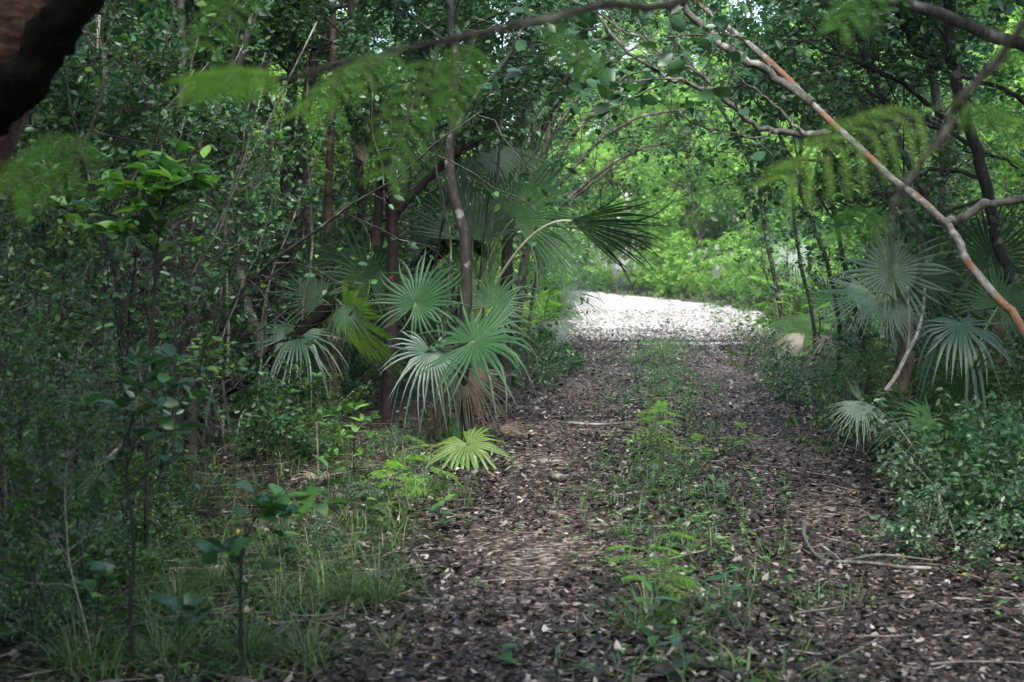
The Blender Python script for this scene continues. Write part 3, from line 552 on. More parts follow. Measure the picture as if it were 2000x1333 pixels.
palm('fan palm with a backlit yellow-green frond and a rusty slender trunk', base_at(650, Y), (655, 660, Y), [
    dict(hub=(672, 612, Y - .3), a=(.55, -.25, -.5), n=(.0, .55, .8), R=px_m(165, Y), span=200, droop=.06, m='palm_yellow', t=.4, label='backlit yellow-green frond', split=.62),  # yellow blade colour carries the glow of light from behind
    dict(hub=(722, 548, Y + .1), a=(-.1, .1, 1), n=(.1, -.9, .4), R=px_m(135, Y), span=330, droop=.08, t=.2, m='palm'),
    dict(hub=(735, 555, Y + .3), a=(.85, -.2, .1), n=(0, -.6, .8), R=px_m(120, Y), span=120, droop=.1, t=.3, m='palm_blue', split=.3),
    dict(hub=(668, 598, Y - .5), a=(.45, -.3, -.8), n=(-.2, -.85, .5), R=px_m(78, Y), span=140, droop=.18, t=.35, m='palm'),
    dict(hub=(580, 652, Y - .5), a=(-.15, -.6, -.45), n=(0, -.55, .85), R=px_m(125, Y), span=250, droop=.55, t=.45, m='palm_blue', split=.4, label='drooping blue-green frond'),
    dict(hub=(628, 585, Y - .1), a=(-.85, -.1, .25), n=(0, -.8, .6), R=px_m(120, Y), span=200, droop=.25, t=.2, jit=.3),
    dict(hub=(640, 520, Y + .5), a=(-.4, .1, .9), n=(0, -.9, .3), R=px_m(110, Y), span=200, droop=.05, t=.15),
], 303, .055, fibre='bark_rust')
Y = 9.5
palm('low pale yellow-green fan palm drooping at the verge of the track', base_at(905, Y), (900, 895, Y), [
    dict(hub=(913, 868, Y - .1), a=(.35, -.55, -.3), n=(0, -.5, .85), R=px_m(120, Y), span=320, droop=.6, m='palm_yellow', t=.55, split=.38, side=.1, cup=.02, ns=30),
    dict(hub=(898, 872, Y + .1), a=(-.25, .1, 1), n=(.4, -.9, 0), R=px_m(75, Y), span=40, droop=.02, t=.35, ns=8),
], 304, 0)
Y = 9.3
palm('spiky blue-green palm seedling with narrow separate leaflets', base_at(418, Y), (418, 922, Y), [
    dict(hub=(418, 890, Y), a=(-.05, -.2, 1), n=(.1, -.95, .25), R=px_m(130, Y), span=215, droop=.16, m='palm_blue', t=1.0, ns=15, split=.16, wid=.55, jit=.35, side=.45),
    dict(hub=(440, 905, Y - .1), a=(.9, -.1, .4), n=(-.3, -.4, .85), R=px_m(90, Y), span=50, droop=.05, m='palm_blue', t=.6, ns=4, split=.16, wid=.4, jit=.3)], 305, 0, name='palm_seedling')
Y = 18.0
palm('pale backlit fan palm leaning out at the bright mouth of the track', base_at(1066, Y), (1062, 640, Y), [
    dict(hub=(1098, 562, Y - .3), a=(.8, -.2, -.5), n=(-.2, -.95, .2), R=px_m(98, Y), span=115, droop=.08, m='palm_blue', t=.85),
    dict(hub=(1085, 632, Y - .5), a=(.3, -.3, -.7), n=(-.1, -.8, .5), R=px_m(62, Y), span=260, droop=.25, m='palm_blue', t=.75),
    dict(hub=(1040, 560, Y + .3), a=(-.3, 0, .9), n=(0, -1, .2), R=px_m(80, Y), span=220, droop=.1, t=.5),
    dict(hub=(1072, 690, Y - .4), a=(.2, -.4, -.6), n=(0, -.7, .6), R=px_m(50, Y), span=240, droop=.3, t=.4)], 306, .05)
Y = 10.2
palm('fan palm with round silvery spiky fronds under the orange leaning trunk', base_at(1770, Y), (1768, 640, Y), [
    dict(hub=(1742, 530, Y - .2), a=(-.25, .05, .9), n=(-.05, -.8, .58), R=px_m(135, Y), span=340, droop=.08, m='palm_blue', t=.95, split=.4, side=.15),  # tint raised: silver sky sheen put into the blade colour
    dict(hub=(1702, 572, Y - .4), a=(-.85, -.3, -.2), n=(-.1, -.7, .7), R=px_m(135, Y), span=150, droop=.15, m='palm_blue', t=.75, split=.35),
    dict(hub=(1800, 540, Y + .2), a=(.8, .1, .3), n=(0, -.8, .5), R=px_m(130, Y), span=220, droop=.12, t=.2),
    dict(hub=(1740, 590, Y - .2), a=(.3, -.4, -.7), n=(.1, -.8, .5), R=px_m(95, Y), span=200, droop=.2, m='palm_blue', t=.5)], 307, .06)
Y = 9.0
palm('fan palm with a drooping umbrella-shaped frond beside the lower end of the orange leaning trunk', base_at(1885, Y), (1885, 760, Y), [
    dict(hub=(1876, 636, Y - .3), a=(.0, -.6, -.35), n=(0, -.45, .9), R=px_m(105, Y), span=330, droop=.5, m='palm_blue', t=.2, split=.55, cup=-.05),
    dict(hub=(1950, 600, Y + .2), a=(.5, 0, .7), n=(-.2, -.9, .3), R=px_m(120, Y), span=260, droop=.15, t=.3)], 308, .055)
Y = 9.6
palm('dark fan palm standing tall behind the white and orange leaning trunk', base_at(1955, Y + .8), (1950, 640, Y + .8), [
    dict(hub=(1935, 505, Y + .7), a=(-.1, .1, 1), n=(0, -.95, .3), R=px_m(140, Y), span=320, droop=.06, t=.15),
    dict(hub=(1830, 560, Y + .9), a=(-.6, 0, .5), n=(0, -.9, .4), R=px_m(110, Y), span=260, droop=.1, t=.2)], 309, .055)
Y = 10.4
palm('small fan palm with glossy fingers hanging over brown litter', base_at(1705, Y), (1705, 790, Y), [
    dict(hub=(1692, 700, Y - .2), a=(-.1, -.5, -.6), n=(0, -.6, .8), R=px_m(95, Y), span=260, droop=.45, m='palm', t=.45, split=.35),
    dict(hub=(1745, 715, Y), a=(-.75, -.3, -.55), n=(-.4, -.85, .3), R=px_m(130, Y), span=50, droop=.08, m='palm_dead', t=.15, split=.7, label='folded brown dry frond'),
    dict(hub=(1640, 730, Y - .1), a=(-.8, -.3, -.1), n=(0, -.6, .8), R=px_m(80, Y), span=170, droop=.3, t=.3)], 310, .045)
Y = 9.2
palm('low fan palm with one pale grey frond fanned out above the litter', base_at(1690, Y), (1690, 850, Y), [
    dict(hub=(1684, 784, Y - .1), a=(-.35, -.5, -.7), n=(-.2, -.75, .6), R=px_m(85, Y), span=150, droop=.25, m='palm_blue', t=1.0, split=.45),
    dict(hub=(1684, 786, Y), a=(-.5, .1, .8), n=(.3, -.9, .2), R=px_m(60, Y), span=40, droop=.02, m='palm_blue', t=.8, ns=7)], 311, 0)
Y = 8.6
palm('green fan palm spread sideways above the small-leaved bush', base_at(1850, Y), (1842, 880, Y), [
    dict(hub=(1822, 822, Y - .3), a=(-.75, -.4, -.25), n=(0, -.6, .8), R=px_m(125, Y), span=240, droop=.3, m='palm', t=.5),
    dict(hub=(1895, 752, Y), a=(0, -.3, .3), n=(0, -.6, .8), R=px_m(115, Y), span=330, droop=.45, m='palm', t=.25, split=.4),
    dict(hub=(1930, 830, Y - .2), a=(.7, -.3, 0), n=(0, -.6, .8), R=px_m(90, Y), span=220, droop=.3, m='palm', t=.25)], 312, .04)
Y = 21.0
palm('bright far fan palm at the sunny corner of the clearing', base_at(1560, Y), (1560, 560, Y), [
    dict(hub=(1550, 492, Y - .3), a=(.1, -.4, -.7), n=(0, -.7, .6), R=px_m(60, Y), span=270, droop=.3, m='palm_blue', t=.9),
    dict(hub=(1525, 500, Y), a=(-.8, -.1, .2), n=(0, -.8, .5), R=px_m(60, Y), span=200, droop=.25, m='palm_yellow', t=.3),
    dict(hub=(1585, 470, Y), a=(.4, 0, .9), n=(0, -.9, .4), R=px_m(60, Y), span=240, droop=.15, m='palm', t=.6)], 313, .05)
Y = 15.5
palm('fan palm with half-dry fronds folded down to the edge of the track', base_at(1600, Y), (1600, 660, Y), [
    dict(hub=(1588, 612, Y - .3), a=(-.75, -.2, -.65), n=(-.3, -.9, .4), R=px_m(120, Y), span=75, droop=.06, m='palm', t=.55, split=.6),
    dict(hub=(1572, 650, Y - .4), a=(-.7, -.3, -.5), n=(-.2, -.8, .5), R=px_m(75, Y), span=70, droop=.15, m='palm_dead', t=1.0, label='pale dry frond'),
    dict(hub=(1620, 590, Y), a=(.3, 0, .9), n=(0, -.9, .3), R=px_m(80, Y), span=260, droop=.12, t=.3)], 314, .05)
def dead_frond(label, hub, a, n, R, seed, t=.5, span=200, droop=.35, stalk=None, m='palm_dead', flat=False):
    rng = R_(seed); h = W(*hub); root = thing('dead_palm_frond', label, 'dead frond', (h[0], h[1], 0 if flat else h[2] - R))
    o = A(root.location); b = MB(); fan(b, h, A(a, float), A(n, float), R, rng, nseg=20, span=span, split=.3, wid=.62, cup=.05, droop=droop, tint=t, jit=.3)
    if flat:
        for v in b.V: v[:, 2] = np.maximum(v[:, 2], .03 + .02 * rng.random(len(v)))
    part('blade', b, M[m], root, o); w = MB()
    e = h - nrm(a) * .5 + A([0, 0, .0]); e = A(stalk) if stalk is not None else e
    if flat: e[2] = max(e[2], .03)
    tube(w, spline([h, (h + e) / 2 + A([0, 0, .04]), e], 8), .007, 5); part('stalk', w, M['twig'], root, o)
dead_frond('bleached dead fan frond caught upright beside the dark red-barked trunk', (716, 320, 12.6), (-.35, -.1, .75), (.2, -.9, .3), px_m(70, 12.6), 331, .6, 70, .05, stalk=W(760, 420, 12.5))
dead_frond('dry grey fan frond hanging low behind the red-barked trunk', (680, 395, 13), (-.4, -.2, -.5), (0, -.9, .4), px_m(60, 13), 332, .2, 60, .2, stalk=W(720, 440, 13))
dead_frond('grey dead fan frond lying among the broad leaves near the verge', (622, 930, 8.9), (.1, -.6, -.45), (0, -.6, .8), px_m(80, 8.9), 333, .75, 250, .3)
dead_frond('large brown dead fan frond resting on the forest floor below the rust-barked tree', (20, 985, 8.0), (.7, -.4, -.05), (.1, -.55, .8), px_m(170, 8), 334, .35, 110, .12, flat=True)
dead_frond('pale dead fan frond lying across the floor at the edge of the thicket', (-20, 742, 10.8), (.75, -.3, -.3), (0, -.7, .7), px_m(120, 10.8), 335, .6, 140, .2)
dead_frond('brown shrivelled fan frond hanging behind the spiky palm seedling', (462, 850, 9.9), (.1, -.3, -.8), (.1, -.9, .3), px_m(95, 9.9), 336, .4, 90, .2, stalk=W(480, 800, 10.2))
dead_frond('dead grey frond lying flat beside the foot of the crooked trunk', (975, 835, 11.0), (.8, -.3, -.05), (0, -.3, 1), px_m(80, 11), 337, .35, 110, .1, flat=True)
dead_frond('curled tan dead frond beside the small glossy palm', (1618, 655, 13.2), (-.4, -.3, -.6), (0, -.8, .5), px_m(70, 13), 338, .8, 110, .3, stalk=W(1640, 620, 13.4))
# ------------------------------------------------------------------ trees traced trunk by trunk, each at its own distance
CR = [dict(kids=7, t0=.55, ang=50), dict(len=1.1, rr=.4, seg=6, wob=.16, up=.03, n=4, kids=7, t0=.2, ang=46, flat=1), dict(lr=.45, rr=.5, seg=4, wob=.2, n=3, kids=4, ang=45, t0=.15), dict(lr=.5, rr=.6, seg=3, n=3, sites=5, rmin=.0014)]
def pts3(pl, Y=None):
    return A([W(*(q if len(q) == 3 else (q[0], q[1], Y))) for q in pl])
def ptree(label, pl, Y, r0, r1, bark, branches=(), crown=True, leaf=None, lmat='leaf', group=None, name='forest_tree', ground=True, cspec=CR, seed=0, top=None, rough=.05, t0=.55, bmat=None, base=None):
    rng = R_(seed + 4000); P = pts3(pl, Y)
    if base is not None: P = np.vstack([A(base), P])
    elif ground: P = np.vstack([[P[0][0] + rng.normal(0, .03), P[0][1], -.05], P]) if P[0][2] > .08 else P
    if top is not None: P = np.vstack([P, P[-1] + A(top)])
    n = max(14, int(np.sum(np.linalg.norm(np.diff(P, axis=0), axis=1)) / .12)); P = spline(P, n)
    P[2:] += rng.normal(0, .0035, (n - 2, 3))
    b0 = A([P[0][0], P[0][1], 0]); root = thing(name, label, 'tree', b0, group)
    w = MB(); R = np.linspace(r0, r1, n); R[:3] *= A([1.35, 1.18, 1.06])[:len(R[:3])] if ground else 1
    tube(w, P, R, 12, rough=rough, rng=rng); sites = []
    wb = MB() if bmat else w
    for br in branches:
        q, ra, rb = br[0], br[1], br[2]; B = spline(pts3(q, Y), max(10, 4 * len(q))); B[2:] += rng.normal(0, .006, (len(B) - 2, 3)); tube(wb, B, np.linspace(ra, rb, len(B)), 8, rough=.05, rng=rng)
        if len(br) > 3: sprout(rng, wb, sites, B, ra, 0, br[3])
    if crown: sprout(rng, w, sites, P[int(n * t0):], r1 * 1.3, 0, cspec)
    part('trunk', w, M[bark], root, b0)
    if bmat: part('limbs', wb, M[bmat], root, b0)
    if sites:
        mb = MB(); leafage(rng, mb, sites, **(leaf or dict(per=3, L=.065, wr=.5, lt=(.1, .75)))); part('crown', mb, M[lmat], root, b0)
    return root
BR = [dict(kids=8, t0=.12, ang=48), dict(len=.62, rr=.35, seg=5, wob=.22, n=3, kids=4, t0=.2, ang=45, rmin=.003), dict(lr=.5, rr=.6, seg=3, n=3, sites=4, rmin=.0014)]
BRB = [dict(kids=8, t0=.15, ang=45), dict(len=.6, rr=.4, seg=5, wob=.2, n=4, kids=3, t0=.3, ang=45, rmin=.003), dict(lr=.5, rr=.6, seg=4, wob=.25, n=3, sites=1, rmin=.0016)]
# the dark red-barked trunk among the palms
ptree('dark trunk with red peeling flakes and a fork, rising behind the palms', [(752, 850), (762, 700), (767, 560), (764, 400), (748, 320), (736, 250), (730, 190), (715, 120), (690, 50)], 11.9, .062, .03, 'bark_red',
      [([(764, 425), (810, 375), (860, 325), (905, 290), (960, 240)], .038, .02, BR), ([(735, 480), (738, 400), (752, 320), (775, 265), (800, 200)], .045, .02, BR), ([(765, 300), (790, 240), (850, 150)], .025, .012, BR)], seed=1, top=(-.1, .1, 1.2))
ptree('dark crooked grey trunk bending left in front of the tall fan palm', [(912, 848), (905, 700), (912, 560), (905, 450), (886, 380), (877, 310), (884, 240), (890, 120), (880, 20)], 10.9, .048, .03, 'bark_dark', [([(884, 260), (930, 190), (985, 120), (1040, 20)], .022, .012, BR)], seed=2, top=(0, .1, 1.2))
ptree('straight dark trunk rising behind the outstretched palm frond', [(985, 775), (983, 650), (990, 550), (992, 470), (1002, 380), (1015, 250), (1030, 100)], 13.4, .062, .04, 'bark_dark', [([(1000, 400), (1060, 260), (1110, 140), (1160, 30)], .035, .015, BR)], seed=3, top=(.1, .1, 1.4))
ptree('leaning many-stemmed tree that arches over the mouth of the track', [(1000, 700), (1020, 540), (1045, 400), (1065, 290), (1090, 200), (1120, 120), (1150, 40)], 16.5, .06, .03, 'bark_brown',
      [([(1045, 400), (1095, 300), (1150, 230), (1230, 170), (1310, 130)], .035, .01, BR), ([(1065, 290), (1130, 190), (1200, 120), (1290, 60)], .03, .01, BR), ([(1030, 500), (1100, 400), (1180, 330), (1260, 290), (1350, 270)], .03, .008, BR),
       ([(1040, 420), (1120, 330), (1190, 260), (1290, 220), (1400, 215)], .03, .008, BR), ([(1020, 540), (1040, 300), (1050, 150), (1070, 20)], .035, .015, BR), ([(1100, 400), (1170, 350), (1230, 300), (1290, 300)], .02, .006, BR),
       ([(1060, 340), (1000, 200), (980, 90)], .03, .012, BR)], seed=4, top=(.3, 0, 1), leaf=dict(per=3, L=.06, wr=.5, lt=(.1, .8)))
# trunks in the dark thicket on the left
TH = [
 ('slim dark trunk standing clear of leaves near the rust-barked tree', [(232, 420), (230, 330), (226, 210), (220, 100), (228, -20)], 10.5, .032, .026, 'bark_dark'),
 ('straight grey trunk that stops the eye above the bright green bush', [(340, 420), (346, 290), (355, 200), (357, 100), (353, -20)], 10.2, .034, .03, 'bark_grey'),
 ('dark trunk close beside the straight grey trunk', [(420, 420), (418, 320), (412, 240), (405, 120), (396, -20)], 11.2, .036, .03, 'bark_dark'),
 ('trunk leaning right with pale torn bark, crossing the straight grey trunk', [(372, 440), (385, 310), (405, 265), (430, 210), (470, 120), (500, -20)], 9.6, .033, .022, 'bark_brown'),
 ('thick dark trunk low in the thicket above the spiky palm seedling', [(288, 900), (276, 720), (275, 600), (272, 470), (262, 300)], 10.4, .042, .03, 'bark_dark'),
 ('dark straight trunk behind the broad-leaved sapling', [(345, 860), (338, 700), (335, 560), (342, 420), (350, 250)], 11.5, .045, .03, 'bark_dark'),
 ('bent brown trunk curving down to the fallen mossy log', [(512, 690), (490, 620), (474, 560), (464, 450), (470, 330), (480, 180)], 11.8, .045, .03, 'bark_brown'),
 ('thin pale stem with a kink in the dark thicket', [(137, 930), (137, 800), (134, 745), (118, 690), (118, 600), (140, 480)], 8.8, .014, .01, 'bark_pale'),
 ('straight pale stem rising from the thicket floor', [(66, 960), (62, 800), (66, 640), (60, 480)], 8.6, .012, .008, 'bark_pale'),
 ('long straight pale pole stem left of the broad-leaved sapling', [(172, 930), (170, 760), (176, 600), (184, 450), (190, 300)], 9.2, .014, .009, 'bark_pale'),
 ('dark trunk under the rust-barked limb at the edge of the thicket', [(42, 520), (46, 380), (40, 240), (30, 100)], 10.8, .04, .03, 'bark_dark'),
 ('red-brown broken stump covered with dry palm fibre', [(600, 470), (596, 330), (592, 225)], 13, .06, .05, 'bark_rust'),
 ('dark trunk half hidden behind the drooping blue-green frond', [(545, 800), (540, 640), (555, 500), (560, 330), (570, 150)], 12.6, .07, .04, 'bark_dark'),
 ('rusty slender trunk between the fan palms', [(636, 800), (640, 700), (645, 600), (640, 400), (650, 200)], 12.8, .045, .03, 'bark_rust'),
 ('dark trunk left of the red-barked trunk, thick with small leaves', [(690, 800), (700, 600), (705, 420), (690, 250), (640, 60)], 14, .055, .03, 'bark_dark'),
 ('brown trunk leaning left behind the bright green bush', [(480, 560), (455, 380), (420, 200), (370, 20)], 13, .04, .025, 'bark_brown'),
 ('slim trunk in the middle distance right of the torn-bark trunk', [(530, 520), (528, 350), (520, 180), (525, 0)], 13.5, .03, .024, 'bark_grey'),
 ('grey trunk far back in the thicket above the mossy log', [(440, 640), (425, 480), (430, 300), (445, 100)], 15, .06, .04, 'bark_grey'),
 ('dark double-bent trunk at the far end of the thicket', [(800, 640), (815, 480), (800, 320), (830, 100)], 16, .06, .04, 'bark_dark'),

 ('thin dark stem crossing before the tall fan palm', [(940, 790), (944, 600), (962, 420), (980, 230)], 11.6, .013, .009, 'bark_dark'),
 ('thin stem beside the crooked grey trunk', [(872, 800), (868, 640), (880, 480), (850, 300)], 11.4, .011, .008, 'bark_brown'),
 ('slender brown stem at the foot of the outstretched frond', [(1030, 740), (1036, 620), (1052, 480), (1040, 300)], 14.2, .018, .012, 'bark_brown'),
 ('thin leaning stem rising out of the three rounded fronds', [(825, 760), (838, 600), (866, 430), (905, 250)], 12.4, .014, .009, 'bark_dark'),
 ('twin thin stem left of the backlit yellow-green frond', [(600, 820), (590, 640), (610, 470), (600, 280)], 11.7, .013, .009, 'bark_grey'),
]
for i, (lb, pl, Y, a, b, bk) in enumerate(TH):
    stump = 'stump' in lb
    ptree(lb, pl, Y, a, b, bk, crown=not stump, seed=20 + i, top=None if stump else (0, .1, .9), t0=.5, name='broken_stump' if stump else 'forest_tree', leaf=dict(per=3, L=.06, wr=.5, lt=(.1, .75)))
# fallen wood
def log(name, label, pts, r, mat, cat='log', extra=()):
    P = spline(A(pts), 24); rng = R_(len(label)); w = MB(); tube(w, P, np.linspace(r[0], r[1], 24), 9, rough=.07, rng=rng); b0 = A([P[0][0], P[0][1], 0])
    for q, a, b in extra: tube(w, spline(A(q), 14), np.linspace(a, b, 14), 7, rough=.06, rng=rng)
    o = link(name, w.mesh(name, M[mat], origin=b0), None, b0); tag(o, label, cat); return o
log('fallen_log', 'dark mossy log slanting up from the thicket floor to the drooping frond', [W(425, 765, 11.2), W(480, 735, 11.3), W(530, 700, 11.4), W(575, 660, 11.5), W(640, 600, 11.7)], (.075, .06), 'bark_moss')
log('fallen_log', 'black log arching behind the crooked grey trunk', [W(800, 560, 13.2), W(830, 510, 13.2), (W(870, 480, 13.3)), W(905, 470, 13.4), W(960, 500, 13.4)], (.1, .05), 'bark_moss')
log('log_piece', 'short broken piece of pale wood lying on the leaf litter of the track', [G(1076, 938) + [0, 0, .03], G(1088, 941) + [0, 0, .032], G(1102, 945) + [0, 0, .03]], (.028, .024), 'bark_brown', 'wood')
log('fallen_stick', 'pale grey stick lying across the wheel line before the feathery sprig', [G(1110, 833) + [0, 0, .03], G(1150, 836) + [0, 0, .03], G(1190, 836) + [0, 0, .03], G(1236, 832) + [0, 0, .03]], (.014, .009), 'bark_grey', 'stick')
log('fallen_stick', 'thin brown stick on the ground beneath the drooping verge palm', [G(870, 1010) + [0, 0, .02], G(915, 1002) + [0, 0, .025], G(985, 1008) + [0, 0, .02]], (.013, .008), 'bark_brown', 'stick')
log('fallen_stick', 'slim stick lying at the verge under the small-leaved bush', [G(1715, 875) + [0, 0, .03], G(1770, 872) + [0, 0, .05], G(1830, 874) + [0, 0, .03]], (.022, .016), 'bark_brown', 'stick')
log('fallen_stick', 'grey stick leaning through the thicket beneath the broad-leaved sapling', [W(112, 1095, 7.0), W(150, 1010, 7.4), W(185, 930, 7.8), W(235, 870, 8.2)], (.016, .011), 'bark_pale', 'stick')
log('fallen_branch', 'crooked pale forked branch lying on the litter beside the low green bush', [G(1572, 1045) + [0, 0, .06], G(1570, 1065) + [0, 0, .05], G(1586, 1092) + [0, 0, .04], G(1612, 1108) + [0, 0, .03], G(1660, 1113) + [0, 0, .035], G(1710, 1118) + [0, 0, .04], G(1760, 1125) + [0, 0, .04], G(1850, 1120) + [0, 0, .02]], (.009, .009), 'bark_grey', 'branch',
    [([G(1755, 1124) + [0, 0, .05], W(1775, 1092, 6.72), W(1795, 1073, 6.75), W(1820, 1048, 6.8), W(1832, 1000, 6.9), W(1835, 965, 7.0)], .01, .006), ([W(1800, 1068, 6.76), W(1812, 1020, 6.8), W(1818, 985, 6.85)], .006, .004), ([G(1650, 1112) + [0, 0, .04], G(1720, 1105) + [0, 0, .05], G(1830, 1108) + [0, 0, .03]], .008, .005), ([G(1640, 1110) + [0, 0, .04], G(1610, 1090) + [0, 0, .05], G(1600, 1080) + [0, 0, .03]], .007, .004), ([G(1480, 1058) + [0, 0, .02], G(1510, 1092) + [0, 0, .02], G(1570, 1110) + [0, 0, .02]], .007, .005)])
log('fallen_branch', 'pale stem slanting from the small fan palms down to the brown litter', [W(1728, 765, 9.4), W(1750, 735, 9.5), W(1772, 690, 9.7), (W(1790, 655, 9.8)), W(1802, 610, 10), W(1806, 560, 10.2)], (.016, .011), 'bark_pale', 'branch', [([W(1772, 690, 9.7), W(1776, 640, 9.7), W(1772, 560, 9.7)], .009, .006)])
# ------------------------------------------------------------------ the big trees at the edges of the view
b = W(-260, 900, 4.6); b[2] = -.05
RT = W(60, -140, 4.5)
def bigtree():
    rng = R_(77); b0 = A([b[0], b[1], 0]); root = thing('big_tree', 'huge rust-barked tree with a black mossy limb leaning in at the upper corner', 'tree', b0)
    P = spline([b, W(-200, 500, 4.6), W(-90, 240, 4.6), W(2, 60, 4.6), W(40, -60, 4.65), W(70, -260, 4.8), W(90, -600, 5)], 40); w = MB()
    tube(w, P, np.linspace(.23, .15, 40), 20, rough=.03, rng=rng); part('trunk', w, M['bark_fissured'], root, b0)
    w = MB(); P2 = spline([W(-180, 330, 4.4), W(-70, 252, 4.3), W(0, 195, 4.25), W(50, 150, 4.25), W(100, 70, 4.25), W(150, 0, 4.25), W(230, -140, 4.4), W(300, -300, 4.8)], 40)
    tube(w, P2, np.linspace(.076, .06, 40) * (1 + .07 * np.sin(np.arange(40) * .9) + .05 * np.sin(np.arange(40) * 2.3)), 18, rough=.1, rng=rng); part('limb', w, M['bark_moss'], root, b0)
    sites = []; w = MB(); sprout(rng, w, sites, P[26:], .1, 0, TREE(9, 7, 5, 5)); sprout(rng, w, sites, P2[30:], .06, 0, TREE(8, 6, 5, 5)); part('branches', w, M['bark_brown'], root, b0)
    mb = MB(); leafage(rng, mb, [s for s in sites if proj(s[0])[1] < -60], per=4, L=.08, wr=.5); part('crown', mb, M['leaf'], root, b0)
bigtree()
# orange peeling tree leaning across from the right
LG = [dict(kids=3, t0=.5, ang=50), dict(len=.5, rr=.3, seg=5, wob=.2, n=4, kids=2, t0=.3, ang=45), dict(lr=.6, seg=3, n=3, sites=3)]
b = W(2230, 1000, 7.2); b[2] = -.05
ptree('leaning tree with orange peeling bark crossing above the right verge', [(2120, 850, 7.1), (2005, 655, 7.0), (1955, 590, 7.05), (1902, 528, 7.1), (1870, 470, 7.15), (1843, 432, 7.2), (1760, 362, 7.35), (1640, 255, 7.6), (1505, 122, 7.9), (1400, 36, 8.1), (1345, -10, 8.2), (1240, -110, 8.5)], None, .023, .016, 'bark_peel',
      [([(1585, 200, 7.7), (1520, 155, 7.75), (1460, 118, 7.8), (1400, 78, 7.9), (1350, 30, 8), (1300, -40, 8.1)], .024, .02), ([(1848, 435, 7.2), (1880, 425, 7.2), (1925, 402, 7.25), (2010, 385, 7.3)], .026, .022),
       ([(1620, 260, 7.6), (1540, 262, 7.5), (1475, 245, 7.45), (1440, 217, 7.4), (1405, 182, 7.4), (1345, 165, 7.4), (1300, 150, 7.4), (1240, 110, 7.4), (1180, 50, 7.5), (1150, 10, 7.5)], .018, .007, BRB), ([(1405, 182, 7.4), (1360, 140, 7.4), (1300, 118, 7.4), (1240, 108, 7.4)], .01, .005, BRB),
       ([(1440, 217, 7.4), (1370, 150, 7.45), (1290, 100, 7.5), (1220, 60, 7.5), (1160, 20, 7.5)], .009, .005, BRB), ([(1570, 260, 7.5), (1520, 215, 7.5), (1480, 180, 7.5), (1440, 150, 7.5)], .009, .005),
       ([(1505, 130, 7.85), (1440, 72, 7.8), (1380, 66, 7.7), (1300, 72, 7.6)], .008, .004)], lmat='leaf_big', leaf=dict(per=2, L=.1, wr=.6, lt=(.1, .6)), cspec=LG, seed=60, base=b, t0=.45, rough=.09, bmat='bark_grey')
b = W(2330, 900, 8.2); b[2] = -.05
ptree('tree with a heavy smooth grey limb reaching in over the upper right', [(2260, 500, 8.1), (2150, 200, 8), (2010, 95, 7.9), (1940, 72, 7.85), (1870, 40, 7.8), (1790, 14, 7.8), (1690, -8, 7.8), (1560, -60, 7.8)], None, .042, .028, 'bark_grey', cspec=LG, seed=61, base=b, leaf=dict(per=2, L=.08, wr=.5), lmat='leaf_dark')
b = W(2060, 800, 10.4); b[2] = -.05
ptree('dark slanting tree whose many arching limbs reach back over the track', [(2000, 620), (1970, 530), (1947, 466), (1930, 385), (1909, 297), (1880, 215), (1860, 120), (1850, 0)], 10.2, .05, .034, 'bark_dark',
      [([(1870, 250), (1800, 195), (1755, 161), (1685, 126), (1636, 98), (1590, 52), (1541, -5)], 0.0186, 0.0126, BR), ([(1755, 161), (1690, 125), (1610, 98), (1560, 80), (1500, 75)], 0.0124, 0.0056, BR),
       ([(2010, 205), (1950, 172), (1895, 154), (1807, 119), (1727, 52), (1680, -20)], 0.0186, 0.0140, BR), ([(1890, 250), (1810, 245), (1748, 213), (1702, 182), (1650, 152), (1580, 149), (1524, 150), (1457, 164), (1395, 178)], 0.0186, 0.0077, BR),
       ([(1905, 290), (1800, 230), (1734, 252), (1674, 297), (1615, 315), (1545, 311), (1496, 304), (1440, 285)], 0.0174, 0.0070, BR), ([(1920, 350), (1820, 330), (1740, 380), (1680, 360), (1620, 318)], 0.0161, 0.0084, BR),
       ([(1738, 225), (1720, 185), (1690, 130), (1670, 60), (1640, 0)], 0.0112, 0.0070, BR), ([(1860, 120), (1790, 90), (1750, 20), (1700, -40)], 0.0186, 0.0126, BR), ([(1640, 320), (1580, 240), (1540, 200), (1500, 180)], 0.0074, 0.0042, BR),
       ([(1930, 385), (1840, 420), (1790, 440), (1760, 420), (1720, 390)], 0.0124, 0.0070, BR),
       *[(q, .009, .0035, BRB) for q in ([(1760, 330), (1700, 240), (1660, 140), (1640, 40)], [(1850, 330), (1780, 260), (1730, 150), (1690, 60)], [(1560, 330), (1500, 230), (1440, 150), (1380, 60)], [(1620, 420), (1570, 330), (1540, 240), (1530, 120)], [(1700, 420), (1610, 380), (1540, 360), (1470, 330)], [(1950, 260), (1880, 180), (1800, 150), (1700, 110)], [(1480, 300), (1420, 260), (1350, 240), (1290, 200)], [(1990, 330), (1930, 300), (1850, 290), (1780, 240)])]], seed=62, base=b, leaf=dict(per=3, L=.065, wr=.52, lt=(.05, .6)), lmat='leaf', top=(0, 0, .8))
